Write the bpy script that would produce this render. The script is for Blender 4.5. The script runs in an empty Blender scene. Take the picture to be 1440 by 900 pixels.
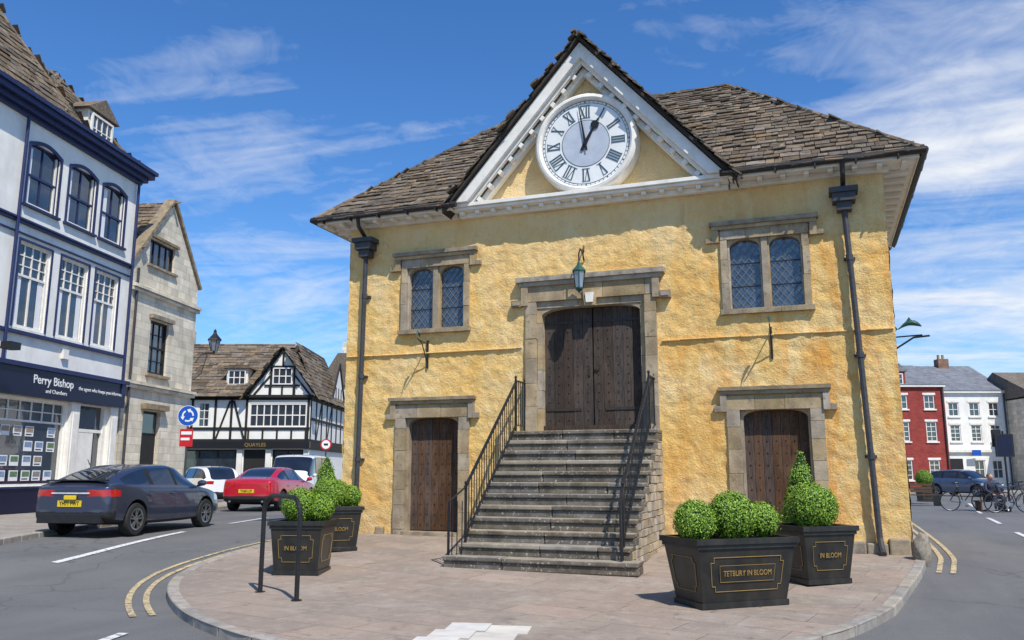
import bpy, bmesh, math, random
from mathutils import Vector, Matrix, noise
from mathutils.geometry import delaunay_2d_cdt
random.seed(7)
rnd=random.uniform
S=bpy.context.scene; COL=S.collection
rad=math.radians

# ---------------------------------------------------------------- materials
def _mix(nt,fac,a,b,blend='MIX'):
    n=nt.nodes.new('ShaderNodeMix');n.data_type='RGBA';n.blend_type=blend
    for sock,v in ((n.inputs[0],fac),(n.inputs[6],a),(n.inputs[7],b)):
        if hasattr(v,'is_output') : nt.links.new(v,sock)
        elif isinstance(v,(int,float)): sock.default_value=v
        else: sock.default_value=(*v,1)
    return n.outputs[2]
def _noise(nt,vec,scale,detail=6,rough=.6,dist=0):
    n=nt.nodes.new('ShaderNodeTexNoise');n.inputs['Scale'].default_value=scale;n.inputs['Detail'].default_value=min(detail,4)
    n.inputs['Roughness'].default_value=rough;n.inputs['Distortion'].default_value=dist
    nt.links.new(vec,n.inputs['Vector']);return n.outputs['Fac']
def _ramp(nt,fac,stops):
    n=nt.nodes.new('ShaderNodeValToRGB');e=n.color_ramp.elements
    while len(e)<len(stops): e.new(.5)
    for i,(p,c) in enumerate(stops):
        e[i].position=p;e[i].color=(*c,1) if not isinstance(c,(int,float)) else (c,c,c,1)
    nt.links.new(fac,n.inputs[0]);return n.outputs[0]
def _map(nt,vec,scale=(1,1,1),rot=(0,0,0),loc=(0,0,0)):
    n=nt.nodes.new('ShaderNodeMapping');n.inputs['Scale'].default_value=scale;n.inputs['Rotation'].default_value=rot;n.inputs['Location'].default_value=loc
    nt.links.new(vec,n.inputs[0]);return n.outputs[0]
def _math(nt,op,a,b=0,c=None):
    n=nt.nodes.new('ShaderNodeMath');n.operation=op
    for i,v in enumerate((a,b) if c is None else (a,b,c)):
        if hasattr(v,'is_output'): nt.links.new(v,n.inputs[i])
        else: n.inputs[i].default_value=v
    return n.outputs[0]
def newmat(name):
    m=bpy.data.materials.new(name);m.use_nodes=True;nt=m.node_tree
    b=nt.nodes['Principled BSDF'];tc=nt.nodes.new('ShaderNodeTexCoord');return m,nt,b,tc.outputs['Object']
def setbump(nt,b,h,strength=.5,dist=.02):
    n=nt.nodes.new('ShaderNodeBump');n.inputs['Strength'].default_value=strength;n.inputs['Distance'].default_value=dist
    nt.links.new(h,n.inputs['Height']);nt.links.new(n.outputs[0],b.inputs['Normal'])
def mat(name,c1,c2=None,scale=4,rough=.8,bump=.3,bscale=40,bdist=.01,metal=0,island=0,spots=None,coat=0,stretch=(1,1,1),spec=.4,dirt=None,brick=None,detail=4,lo=.35,hi=.65):
    m,nt,b,v=newmat(name);v0=v
    if bump and bump<=.1: bump=0
    if stretch!=(1,1,1): v=_map(nt,v,stretch)
    c2=c2 or tuple(x*.75 for x in c1)
    col=_ramp(nt,_noise(nt,v,scale,detail),[(lo,c1),(hi,c2)])
    h=_noise(nt,v,bscale,3,.65) if bump else None
    if brick:
        bw,bh,mort,mc,bs,axis=brick
        sep=nt.nodes.new('ShaderNodeSeparateXYZ');nt.links.new(v0,sep.inputs[0])
        cmb=nt.nodes.new('ShaderNodeCombineXYZ')
        if axis=='xz': nt.links.new(_math(nt,'ADD',sep.outputs[0],sep.outputs[1]),cmb.inputs[0]);nt.links.new(sep.outputs[2],cmb.inputs[1])
        else: nt.links.new(sep.outputs[0],cmb.inputs[0]);nt.links.new(sep.outputs[1],cmb.inputs[1])
        vv=_map(nt,cmb.outputs[0],rot=(0,0,bs))
        k=nt.nodes.new('ShaderNodeTexBrick');nt.links.new(vv,k.inputs['Vector']);k.inputs['Scale'].default_value=1
        k.inputs['Brick Width'].default_value=bw;k.inputs['Row Height'].default_value=bh;k.inputs['Mortar Size'].default_value=mort
        k.inputs['Color1'].default_value=(.78,.78,.78,1);k.inputs['Color2'].default_value=(1.12,1.10,1.08,1);k.inputs['Mortar'].default_value=(*mc,1)
        k.inputs['Bias'].default_value=0;k.inputs['Mortar Smooth'].default_value=.3
        col=_mix(nt,1,col,k.outputs['Color'],'MULTIPLY')
        h=_math(nt,'SUBTRACT',h,_math(nt,'MULTIPLY',k.outputs['Fac'],1.2))
    if island:
        g=nt.nodes.new('ShaderNodeNewGeometry')
        hs=nt.nodes.new('ShaderNodeHueSaturation');nt.links.new(col,hs.inputs['Color'])
        nt.links.new(_math(nt,'MULTIPLY_ADD',g.outputs['Random Per Island'],2*island,1-island),hs.inputs['Value'])
        nt.links.new(_math(nt,'MULTIPLY_ADD',_math(nt,'FRACT',_math(nt,'MULTIPLY',g.outputs['Random Per Island'],17.3)),.6,.7),hs.inputs['Saturation'])
        col=hs.outputs[0]
    if spots:
        sc,ss_,th,amt=spots
        f=_ramp(nt,_noise(nt,v0,ss_,3,.6,.3),[(th,0),(th+.06,amt)])
        col=_mix(nt,f,col,sc)
    if dirt:
        dc,ds,amt=dirt
        f=_ramp(nt,_noise(nt,_map(nt,v0,(1,1,.35)),ds,4,.65),[(.48,0),(.7,amt)])
        col=_mix(nt,f,col,dc)
    nt.links.new(col,b.inputs['Base Color'])
    b.inputs['Roughness'].default_value=rough;b.inputs['Metallic'].default_value=metal
    b.inputs['Specular IOR Level'].default_value=spec
    if coat: b.inputs['Coat Weight'].default_value=coat;b.inputs['Coat Roughness'].default_value=.04
    if bump: setbump(nt,b,h,bump,bdist)
    return m

STONE=mat('limestone',(.45,.36,.24),(.29,.225,.145),3,.9,.5,30,.015,island=.18,spots=((.17,.135,.095),9,.6,.6),dirt=((.16,.12,.08),2.2,.5))
STONE_SILL=mat('weathered_stone',(.36,.29,.20),(.19,.155,.11),5,.9,.6,30,.015,island=.12)
ASHLAR=mat('ashlar',(.76,.69,.55),(.62,.55,.42),1.2,.9,.4,25,.012,brick=(.55,.28,.008,(.65,.61,.55),0,'xz'),dirt=((.30,.26,.2),1.6,.5))
TILE=mat('stone_slate_tiles',(.20,.150,.102),(.095,.074,.055),6,.92,.7,45,.015,island=.48,spots=((.36,.33,.22),6,.6,.6),dirt=((.05,.042,.03),.8,.55))
TILEBASE=mat('roof_underlay',(.05,.04,.03),None,6,.95,0)
WHITEW=mat('white_painted_timber',(.84,.81,.74),(.76,.72,.64),5,.6,0,60,.004,dirt=((.45,.41,.33),3,.3))
WHITER=mat('white_render',(.88,.86,.80),(.80,.77,.70),1.5,.85,.25,50,.01,dirt=((.48,.45,.4),1.2,.35))
NAVY=mat('navy_paint',(.022,.032,.105),(.015,.022,.075),6,.45,0,60,.003)
NAVYS=mat('navy_sign_board',(.008,.009,.035),(.006,.008,.03),4,.35,0,60,.002)
BLACKI=mat('black_painted_iron',(.012,.012,.013),(.02,.02,.022),20,.38,0,60,.003)
GUTTER=mat('cast_iron_gutter',(.018,.017,.016),(.035,.03,.027),12,.5,.2,60,.004)
PIPE=mat('lead_grey_downpipe',(.055,.058,.066),(.035,.036,.042),12,.5,.2,60,.004,dirt=((.10,.07,.05),4,.4))
OAK=mat('weathered_oak',(.125,.064,.034),(.045,.026,.016),9,.75,.6,22,.01,island=.25,stretch=(6,6,.5),dirt=((.19,.12,.075),3,.5))
OAKD=mat('dark_weathered_oak',(.070,.046,.032),(.025,.018,.014),9,.75,.6,22,.01,island=.28,stretch=(6,6,.5),dirt=((.13,.09,.06),3,.5))
STUD=mat('iron_stud',(.03,.022,.018),(.05,.035,.025),20,.6,0)
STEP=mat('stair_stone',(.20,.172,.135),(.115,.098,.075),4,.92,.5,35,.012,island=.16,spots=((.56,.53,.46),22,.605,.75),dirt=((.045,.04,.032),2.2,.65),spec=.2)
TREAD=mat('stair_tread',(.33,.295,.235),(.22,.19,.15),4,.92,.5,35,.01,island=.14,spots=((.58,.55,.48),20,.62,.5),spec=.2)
RUBBLE=mat('rubble_stone',(.48,.40,.29),(.29,.235,.165),5,.95,.7,25,.02,island=.28)
KERB=mat('kerb_stone',(.36,.325,.275),(.25,.22,.185),5,.9,.5,45,.01,island=.16,spots=((.14,.125,.11),9,.62,.5))
GOLD=mat('gold_paint',(.36,.23,.07),(.28,.18,.05),10,.5,0)
PLANT=mat('planter_black_paint',(.016,.016,.015),(.026,.025,.022),6,.35,.15,50,.004,dirt=((.07,.06,.05),3,.35))
SOIL=mat('soil',(.035,.024,.016),None,20,.95,.8,30,.02)
LEAD=mat('lead_came',(.18,.185,.19),None,20,.5,0)
BRICKR=mat('red_painted_brick',(.33,.055,.042),(.25,.04,.032),2,.85,.3,30,.01,brick=(.22,.075,.006,(.8,.8,.8),0,'xz'))
SLATE=mat('grey_slate_roof',(.22,.23,.25),(.15,.16,.18),3,.7,.4,30,.01,brick=(.3,.2,.008,(.5,.5,.5),0,'xz'))
TIMBER=mat('black_timber',(.012,.011,.010),(.025,.022,.02),8,.7,.3,30,.005,stretch=(4,4,1))
CREAM=mat('cream_infill',(.85,.83,.77),(.78,.75,.68),2,.85,.2,40)
GREENI=mat('verdigris',(.025,.10,.08),(.015,.06,.05),15,.55,0)
TYRE=mat('tyre_rubber',(.018,.018,.018),(.025,.025,.025),20,.85,0,80,.003)
DARK=mat('dark_plastic',(.012,.012,.013),(.018,.018,.019),10,.6,0)
ALLOY=mat('alloy_wheel',(.45,.46,.48),(.35,.36,.38),10,.3,0,metal=.9)
REDL=mat('red_lamp_lens',(.50,.012,.012),(.35,.008,.008),12,.15,0,coat=1)
CLEARL=mat('clear_lamp_lens',(.65,.65,.68),(.45,.45,.48),14,.12,0,coat=1)
YPLATE=mat('yellow_plate',(.72,.5,.02),(.68,.47,.02),8,.4,0)
WPLATE=mat('white_plate',(.75,.75,.72),None,8,.4,0)
BLK=mat('black_lettering',(.01,.01,.011),None,8,.5,0)
WHT=mat('white_lettering',(.8,.8,.8),(.76,.76,.76),8,.5,0)
BLUE=mat('sign_blue',(.01,.09,.45),(.01,.08,.4),8,.35,0)
SRED=mat('sign_red',(.55,.015,.02),(.5,.015,.02),8,.35,0)
DIAL=mat('clock_dial_white',(.83,.83,.80),(.77,.77,.74),3,.5,0,dirt=((.6,.6,.57),2,.3))
DIALG=mat('clock_inner_dial',(.50,.54,.60),(.42,.46,.52),5,.5,0)
DNUM=mat('clock_numeral',(.06,.11,.13),(.04,.08,.095),15,.5,0)
SKIN=mat('skin',(.55,.33,.24),(.48,.27,.19),8,.6,0)
SHIRT=mat('dark_shirt',(.05,.055,.09),(.03,.035,.06),12,.9,.3)
TROU=mat('trousers',(.03,.03,.035),(.02,.02,.024),12,.9,.3)
HAIR=mat('grey_hair',(.2,.18,.16),(.1,.09,.08),25,.8,.4)
WOODB=mat('bench_wood',(.10,.055,.03),(.06,.035,.02),8,.7,.3,stretch=(1,1,6))

def wall_ochre():
    m,nt,b,v=newmat('ochre_limewash_render')
    n1=_noise(nt,v,.9,4,.62,.4);n2=_noise(nt,v,4.5,4,.68);n3=_noise(nt,_map(nt,v,(1.2,1.2,.35)),1.6,4,.7,.5)
    c=_ramp(nt,n1,[(.30,(.78,.455,.13)),(.45,(.81,.54,.195)),(.58,(.82,.59,.265)),(.75,(.79,.60,.32))])
    c=_mix(nt,_ramp(nt,n2,[(.46,0),(.72,.5)]),c,(.70,.37,.085))
    sep=nt.nodes.new('ShaderNodeSeparateXYZ');nt.links.new(v,sep.inputs[0])
    xm=_ramp(nt,_math(nt,'MULTIPLY_ADD',sep.outputs[0],.09,.5),[(.45,.18),(.95,1)])
    c=_mix(nt,_math(nt,'MULTIPLY',_ramp(nt,n3,[(.46,0),(.66,.8)]),xm),c,(.67,.28,.04))
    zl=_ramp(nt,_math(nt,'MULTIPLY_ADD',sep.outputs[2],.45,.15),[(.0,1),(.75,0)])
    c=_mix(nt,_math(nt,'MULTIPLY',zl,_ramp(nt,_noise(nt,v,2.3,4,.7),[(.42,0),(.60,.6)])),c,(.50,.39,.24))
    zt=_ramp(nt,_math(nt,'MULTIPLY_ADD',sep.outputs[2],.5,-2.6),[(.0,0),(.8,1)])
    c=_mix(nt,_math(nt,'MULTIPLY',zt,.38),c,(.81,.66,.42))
    c=_mix(nt,_ramp(nt,_noise(nt,_map(nt,v,(2.8,2.8,.25),loc=(3,0,2)),1.8,4,.7),[(.585,0),(.74,.55)]),c,(.38,.26,.13))
    c=_mix(nt,_ramp(nt,_noise(nt,v,20,3,.7),[(.60,0),(.70,.45)]),c,(.42,.25,.09))
    nt.links.new(c,b.inputs['Base Color']);b.inputs['Roughness'].default_value=.92;b.inputs['Specular IOR Level'].default_value=.2
    setbump(nt,b,_noise(nt,v,22,4,.72,.3),.85,.035);return m
OCHRE=wall_ochre()
def asphalt():
    m,nt,b,v=newmat('asphalt')
    c=_ramp(nt,_noise(nt,v,.35,4,.7),[(.35,(.108,.107,.108)),(.65,(.15,.146,.14))])
    c=_mix(nt,_ramp(nt,_noise(nt,v,90,2,.7),[(.45,0),(.7,.65)]),c,(.25,.245,.235))
    c=_mix(nt,_ramp(nt,_noise(nt,v,140,1,.7),[(.52,0),(.7,.6)]),c,(.04,.04,.042))
    c=_mix(nt,_ramp(nt,_noise(nt,_map(nt,v,(1,.15,1),(0,0,rad(16))),.9,4,.6),[(.5,0),(.7,.5)]),c,(.085,.085,.088))
    vo=nt.nodes.new('ShaderNodeTexVoronoi');vo.feature='DISTANCE_TO_EDGE';vo.inputs['Scale'].default_value=.22
    wv=nt.nodes.new('ShaderNodeVectorMath');wv.operation='ADD';nt.links.new(v,wv.inputs[0])
    nn=nt.nodes.new('ShaderNodeTexNoise');nn.inputs['Scale'].default_value=1.2;nn.inputs['Detail'].default_value=3;nt.links.new(v,nn.inputs['Vector']);nt.links.new(nn.outputs['Color'],wv.inputs[1])
    nt.links.new(wv.outputs[0],vo.inputs['Vector'])
    c=_mix(nt,_ramp(nt,vo.outputs['Distance'],[(.0015,.5),(.005,0)]),c,(.05,.05,.05))
    nt.links.new(c,b.inputs['Base Color']);b.inputs['Roughness'].default_value=.85
    setbump(nt,b,_noise(nt,v,120,2,.7),.5,.006);return m
ASPH=asphalt()
def paving(name,c1,c2,bw,bh,rot,mort=.008):
    m,nt,b,v=newmat(name)
    vv=_map(nt,v,rot=(0,0,rot))
    w=nt.nodes.new('ShaderNodeTexBrick');nt.links.new(vv,w.inputs['Vector']);w.inputs['Scale'].default_value=1
    w.inputs['Brick Width'].default_value=bw;w.inputs['Row Height'].default_value=bh;w.inputs['Mortar Size'].default_value=mort
    w.inputs['Color1'].default_value=(*c1,1);w.inputs['Color2'].default_value=(*c2,1);w.inputs['Mortar'].default_value=(.13,.105,.08,1)
    w.offset=.37;w.inputs['Mortar Smooth'].default_value=.4;w.squash=1.35;w.squash_frequency=3
    c=_mix(nt,_ramp(nt,_noise(nt,v,.55,4,.7),[(.38,0),(.62,.7)]),w.outputs['Color'],(.235,.195,.16))
    c=_mix(nt,_ramp(nt,_noise(nt,_map(nt,v,loc=(5,3,0)),.9,4,.7),[(.50,0),(.68,.6)]),c,(.37,.32,.265))
    c=_mix(nt,_ramp(nt,_noise(nt,v,5,4,.7),[(.5,0),(.75,.6)]),c,(.42,.355,.29))
    c=_mix(nt,_ramp(nt,_noise(nt,v,3,4,.75),[(.57,0),(.70,.55)]),c,(.125,.10,.082))
    c=_mix(nt,_ramp(nt,_noise(nt,v,26,3,.7),[(.6,0),(.68,.5)]),c,(.11,.09,.075))
    nt.links.new(c,b.inputs['Base Color']);b.inputs['Roughness'].default_value=.88
    h=_math(nt,'SUBTRACT',_noise(nt,v,30,3,.7),_math(nt,'MULTIPLY',w.outputs['Fac'],1.5))
    setbump(nt,b,h,.5,.012);return m
PAVE=paving('stone_paving',(.375,.28,.215),(.27,.215,.17),1.1,.62,rad(12))
PAVE2=paving('pavement_slabs',(.34,.31,.27),(.28,.255,.22),.6,.6,rad(15))
SLAB=mat('pale_slab',(.62,.59,.53),(.52,.49,.43),5,.85,.3,40,.006,island=.08)
def paintmark(name,c,th=.52):
    m,nt,b,v=newmat(name)
    f=_ramp(nt,_noise(nt,v,11,4,.75),[(th,0),(th+.14,.95)])
    nt.links.new(_mix(nt,f,c,(.14,.137,.13)),b.inputs['Base Color']);b.inputs['Roughness'].default_value=.7
    setbump(nt,b,_noise(nt,v,100,2,.7),.4,.004);return m
MWHITE=paintmark('road_paint_white',(.66,.66,.64));MYEL=paintmark('road_paint_yellow',(.56,.43,.22),.47)
def glass(name,c=(.02,.026,.035),rough=.04,wav=.05,spec=1.0):
    m,nt,b,v=newmat(name)
    col=_ramp(nt,_noise(nt,v,1.3,2),[(.35,c),(.65,tuple(x*1.9 for x in c))])  # uneven reflections painted into the base colour as noise patches
    nt.links.new(col,b.inputs['Base Color']);b.inputs['Roughness'].default_value=rough;b.inputs['Specular IOR Level'].default_value=spec
    b.inputs['Coat Weight'].default_value=.6;b.inputs['Coat Roughness'].default_value=.02
    if wav: setbump(nt,b,_noise(nt,v,2.2,2),wav,.05)
    return m
GLASS=glass('window_glass');CGLASS=glass('car_glass',(.008,.009,.011),.03,0.0);LGLASS=glass('leaded_glass',(.03,.04,.06),.12,.3)
BGLASS=glass('hall_window_glass',(.10,.12,.15),.1,.2)
def carpaint(name,c,gaps,metal=.55):
    m,nt,b,v=newmat(name)
    sep=nt.nodes.new('ShaderNodeSeparateXYZ');nt.links.new(v,sep.inputs[0])
    f=None
    for gx,z0,z1 in gaps:
        a=_math(nt,'COMPARE',sep.outputs[0],gx,.006)
        a=_math(nt,'MULTIPLY',a,_math(nt,'GREATER_THAN',sep.outputs[2],z0));a=_math(nt,'MULTIPLY',a,_math(nt,'LESS_THAN',sep.outputs[2],z1))
        f=a if f is None else _math(nt,'MAXIMUM',f,a)
    col=_ramp(nt,_noise(nt,v,400,1),[(.4,c),(.6,tuple(x*1.25 for x in c))])
    if f is not None: col=_mix(nt,f,col,(.004,.004,.004))
    film=_ramp(nt,_math(nt,'ADD',_math(nt,'MULTIPLY',sep.outputs[2],-1),_noise(nt,v,3,3)),[(.12,0),(.35,.35)])
    col=_mix(nt,film,col,(.12,.11,.10))
    nt.links.new(col,b.inputs['Base Color']);b.inputs['Metallic'].default_value=metal;b.inputs['Roughness'].default_value=.32
    b.inputs['Coat Weight'].default_value=1;b.inputs['Coat Roughness'].default_value=.03;return m
def leafmat():
    m,nt,b,v=newmat('box_leaf')
    g=nt.nodes.new('ShaderNodeNewGeometry')
    c=_ramp(nt,g.outputs['Random Per Island'],[(0,(.075,.17,.010)),(.5,(.17,.31,.02)),(1,(.31,.44,.04))])
    nt.links.new(c,b.inputs['Base Color']);b.inputs['Roughness'].default_value=.55
    return m
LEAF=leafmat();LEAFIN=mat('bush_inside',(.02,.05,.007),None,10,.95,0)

# ---------------------------------------------------------------- mesh builder
class MB:
    def __init__(s): s.v=[];s.f=[];s.m=[];s.slots=[]
    def mi(s,m):
        if m not in s.slots: s.slots.append(m)
        return s.slots.index(m)
    def add(s,vs,fs,m):
        o=len(s.v);s.v+= [tuple(x) for x in vs];k=s.mi(m)
        for f in fs: s.f.append([o+i for i in f]);s.m.append(k)
    def poly(s,pts,m): s.add(pts,[list(range(len(pts)))],m)
    def box(s,x0,x1,y0,y1,z0,z1,m,tm=None):
        x0,x1=min(x0,x1),max(x0,x1);y0,y1=min(y0,y1),max(y0,y1);z0,z1=min(z0,z1),max(z0,z1)
        vs=[(x0,y0,z0),(x1,y0,z0),(x1,y1,z0),(x0,y1,z0),(x0,y0,z1),(x1,y0,z1),(x1,y1,z1),(x0,y1,z1)]
        s.add(vs,[(0,3,2,1),(4,5,6,7),(0,1,5,4),(1,2,6,5),(2,3,7,6),(3,0,4,7)],m)
        if tm: s.m[-5]=s.mi(tm)
    def obox(s,c,sz,M,m):
        hx,hy,hz=[a/2 for a in sz];c=Vector(c)
        vs=[c+M@Vector(p) for p in [(-hx,-hy,-hz),(hx,-hy,-hz),(hx,hy,-hz),(-hx,hy,-hz),(-hx,-hy,hz),(hx,-hy,hz),(hx,hy,hz),(-hx,hy,hz)]]
        s.add(vs,[(0,3,2,1),(4,5,6,7),(0,1,5,4),(1,2,6,5),(2,3,7,6),(3,0,4,7)],m)
    def beam(s,p,q,w,d,m,up=(0,-1,0)):
        p=Vector(p);q=Vector(q);z=(q-p);L=z.length;z.normalize();y=Vector(up);x=y.cross(z)
        if x.length<1e-4: x=Vector((1,0,0)).cross(z)
        x.normalize();y=z.cross(x);M=Matrix((x,y,z)).transposed();s.obox((p+q)/2,(w,d,L),M,m)
    def prism(s,pts,y0,y1,m):
        n=len(pts);vs=[(x,y0,z) for x,z in pts]+[(x,y1,z) for x,z in pts]
        s.add(vs,[list(range(n)),list(range(2*n-1,n-1,-1))]+[(i,n+i,n+(i+1)%n,(i+1)%n) for i in range(n)],m)
    def tube(s,p,q,r,m,n=10,r2=None,caps=True):
        p=Vector(p);q=Vector(q);z=(q-p).normalized();x=z.orthogonal().normalized();y=z.cross(x);r2=r if r2 is None else r2
        vs=[p+(x*math.cos(2*math.pi*i/n)+y*math.sin(2*math.pi*i/n))*r for i in range(n)]+[q+(x*math.cos(2*math.pi*i/n)+y*math.sin(2*math.pi*i/n))*r2 for i in range(n)]
        fs=[(i,(i+1)%n,n+(i+1)%n,n+i) for i in range(n)]
        if caps: fs+=[list(range(n-1,-1,-1)),list(range(n,2*n))]
        s.add(vs,fs,m)
    def path(s,pts,r,m,n=8):
        for a,b in zip(pts[:-1],pts[1:]): s.tube(a,b,r,m,n)
        for p in pts[1:-1]: s.ball(p,r*1.01,m,6,4)
    def ball(s,c,r,m,nu=12,nv=8,sc=(1,1,1)):
        vs=[];fs=[]
        for j in range(nv+1):
            a=math.pi*j/nv
            for i in range(nu):
                b=2*math.pi*i/nu;vs.append((c[0]+r*sc[0]*math.sin(a)*math.cos(b),c[1]+r*sc[1]*math.sin(a)*math.sin(b),c[2]+r*sc[2]*math.cos(a)))
        for j in range(nv):
            for i in range(nu): fs.append((j*nu+i,(j+1)*nu+i,(j+1)*nu+(i+1)%nu,j*nu+(i+1)%nu))
        s.add(vs,fs,m)
    def lathe(s,prof,c,axis,m,n=32):
        z=Vector(axis).normalized();x=z.orthogonal().normalized();y=z.cross(x);c=Vector(c);vs=[];k=len(prof)
        for i in range(n):
            a=2*math.pi*i/n;d=x*math.cos(a)+y*math.sin(a)
            vs+=[c+d*r+z*h for r,h in prof]
        fs=[(i*k+j,i*k+j+1,((i+1)%n)*k+j+1,((i+1)%n)*k+j) for i in range(n) for j in range(k-1)]
        s.add(vs,fs,m)
    def wall(s,x0,x1,z0,z1,y,holes,depth,m,rm=None):
        rm=rm or m
        xs=sorted({x0,x1}|{min(max(h[i],x0),x1) for h in holes for i in (0,1)});zs=sorted({z0,z1}|{min(max(h[i],z0),z1) for h in holes for i in (2,3)})
        for a,b in zip(xs[:-1],xs[1:]):
            for c,d in zip(zs[:-1],zs[1:]):
                mx,mz=(a+b)/2,(c+d)/2
                if any(h[0]<mx<h[1] and h[2]<mz<h[3] for h in holes): continue
                s.poly([(a,y,c),(b,y,c),(b,y,d),(a,y,d)],m)
        for h in holes:
            a,b,c,d=h[:4];e=y+depth
            s.poly([(a,y,c),(a,y,d),(a,e,d),(a,e,c)],rm);s.poly([(b,y,c),(b,e,c),(b,e,d),(b,y,d)],rm)
            s.poly([(a,y,c),(a,e,c),(b,e,c),(b,y,c)],rm);s.poly([(a,y,d),(b,y,d),(b,e,d),(a,e,d)],rm)
    def win(s,x0,x1,z0,z1,y,cols,rows,fm,gm,fw=.07,bar=.03,rail=None):
        """glazed window, glass plane at y; frame in front of it"""
        t=rnd(-.006,.006)
        s.poly([(x0,y+t,z0),(x1,y-t,z0),(x1,y-t*.5,z1),(x0,y+t*.7,z1)],gm)
        s.box(x0,x0+fw,y-.06,y+.02,z0,z1,fm);s.box(x1-fw,x1,y-.06,y+.02,z0,z1,fm)
        s.box(x0+fw,x1-fw,y-.058,y+.02,z0,z0+fw,fm);s.box(x0+fw,x1-fw,y-.058,y+.02,z1-fw,z1,fm)
        for i in range(1,cols):
            x=x0+(x1-x0)*i/cols;s.box(x-bar/2,x+bar/2,y-.035,y+.01,z0+fw,z1-fw,fm)
        for i in range(1,rows):
            z=z0+(z1-z0)*i/rows;s.box(x0+fw,x1-fw,y-.031,y+.01,z-bar/2,z+bar/2,fm)
        if rail is not None: s.box(x0+fw,x1-fw,y-.05,y+.01,rail-.035,rail+.035,fm)
    def build(s,name,parent=None,smooth=False,bevel=0,loc=None):
        me=bpy.data.meshes.new(name);me.from_pydata(s.v,[],s.f)
        for m in s.slots: me.materials.append(m)
        me.polygons.foreach_set('material_index',s.m)
        if smooth: me.polygons.foreach_set('use_smooth',[True]*len(s.f))
        me.update();ob=bpy.data.objects.new(name,me);COL.objects.link(ob)
        if parent: ob.parent=parent
        if loc: ob.location=loc
        if bevel:
            b=ob.modifiers.new('bevel','BEVEL');b.width=bevel;b.segments=2;b.limit_method='ANGLE';b.angle_limit=rad(40)
        return ob
def grp(name,loc=(0,0,0),rz=0):
    o=bpy.data.objects.new(name,None);o.empty_display_size=.3;COL.objects.link(o);o.location=loc;o.rotation_euler=(0,0,rz);return o
def text(parent,name,body,loc,size,m,rz=0,rx=math.pi/2,ext=.004,align='CENTER',sx=1,bold=0,ry=0):
    c=bpy.data.curves.new(name,'FONT');c.body=body;c.size=size;c.extrude=ext;c.align_x=align;c.align_y='CENTER';c.offset=bold
    c.materials.append(m);o=bpy.data.objects.new(name,c);COL.objects.link(o);o.parent=parent;o.location=loc;o.rotation_euler=(rx,ry,rz);o.scale=(sx,1,1);return o

def tiles(mb,O,U,V,ulen,vlen,inside,m,tw=.28,ex0=.22,ex1=.13,th=.03):
    O=Vector(O);U=Vector(U).normalized();V=Vector(V).normalized();N=U.cross(V).normalized()
    v=-.04
    while v<vlen-.03:
        ex=ex0+(ex1-ex0)*max(0,v)/vlen;u=-rnd(0,tw)
        while u<ulen:
            w=tw*rnd(.5,1.5);uc=u+w/2;vc=v+ex*.6
            if inside(uc,vc):
                j=rnd(-.018,.018);lo=th*rnd(.8,2.0);g=.006;l=min(ex*1.35,vlen-v+.01);tk=th*rnd(.7,1.1);sk=rnd(-.016,.016)
                def P(a,b,c): return O+U*a+V*b+N*c
                a0,a1=u+g,u+w-g
                top=[P(a0,v+j,lo+tk),P(a1,v+j+sk,lo+tk+rnd(-.009,.009)),P(a1,v+l,.3*th+tk),P(a0,v+l,.3*th+tk)]
                bot=[P(a0,v+j,lo),P(a1,v+j+sk,lo),P(a1,v+l,0),P(a0,v+l,0)]
                mb.add(top+bot,[(0,1,2,3),(0,4,5,1),(1,5,6,2),(3,7,4,0)],m)
            u+=w
        v+=ex
def ridge(mb,p,q,m,r=.11,l=.4):
    p=Vector(p);q=Vector(q);n=max(1,int((q-p).length/l));d=(q-p)/n
    for i in range(n):
        a=p+d*i;b=p+d*(i+1.04)
        mb.tube(a+Vector((0,0,rnd(-.01,.01))),b,r*rnd(.9,1.05),m,8,r*.92)

# ---------------------------------------------------------------- terrain
def ss(a,b,x):
    t=min(1,max(0,(x-a)/(b-a)));return t*t*(3-2*t)
def H(x,y):
    d=max(0,-y);s=-0.065*d if d<4.5 else -0.2925-0.05*ss(4.5,7,d)
    return s*ss(-10,-5,x)-0.11*ss(-6,6,x)*ss(-12,0,-abs(y))
def Rd(x,y): return H(x,y)-.1*ss(-9.5,-6.8,x)
def axis(lo,hi,st): 
    n=int(round((hi-lo)/st));return [lo+st*i for i in range(n+1)]
xs=[-900,-400,-150,-80,-50,-36,-28,-22]+axis(-18,16,.5)+[20,26,34,50,80,150,400,900]
ys=[-900,-300,-100,-50,-30]+axis(-22,14,.5)+[18,24,32,45,60,80,120,200,400,900]
mb=MB();nx=len(xs)
vs=[(x,y,Rd(x,y)) for y in ys for x in xs]
mb.add(vs,[(j*nx+i,j*nx+i+1,(j+1)*nx+i+1,(j+1)*nx+i) for j in range(len(ys)-1) for i in range(nx-1)],ASPH)
mb.build('road_ground',smooth=True)

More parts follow.
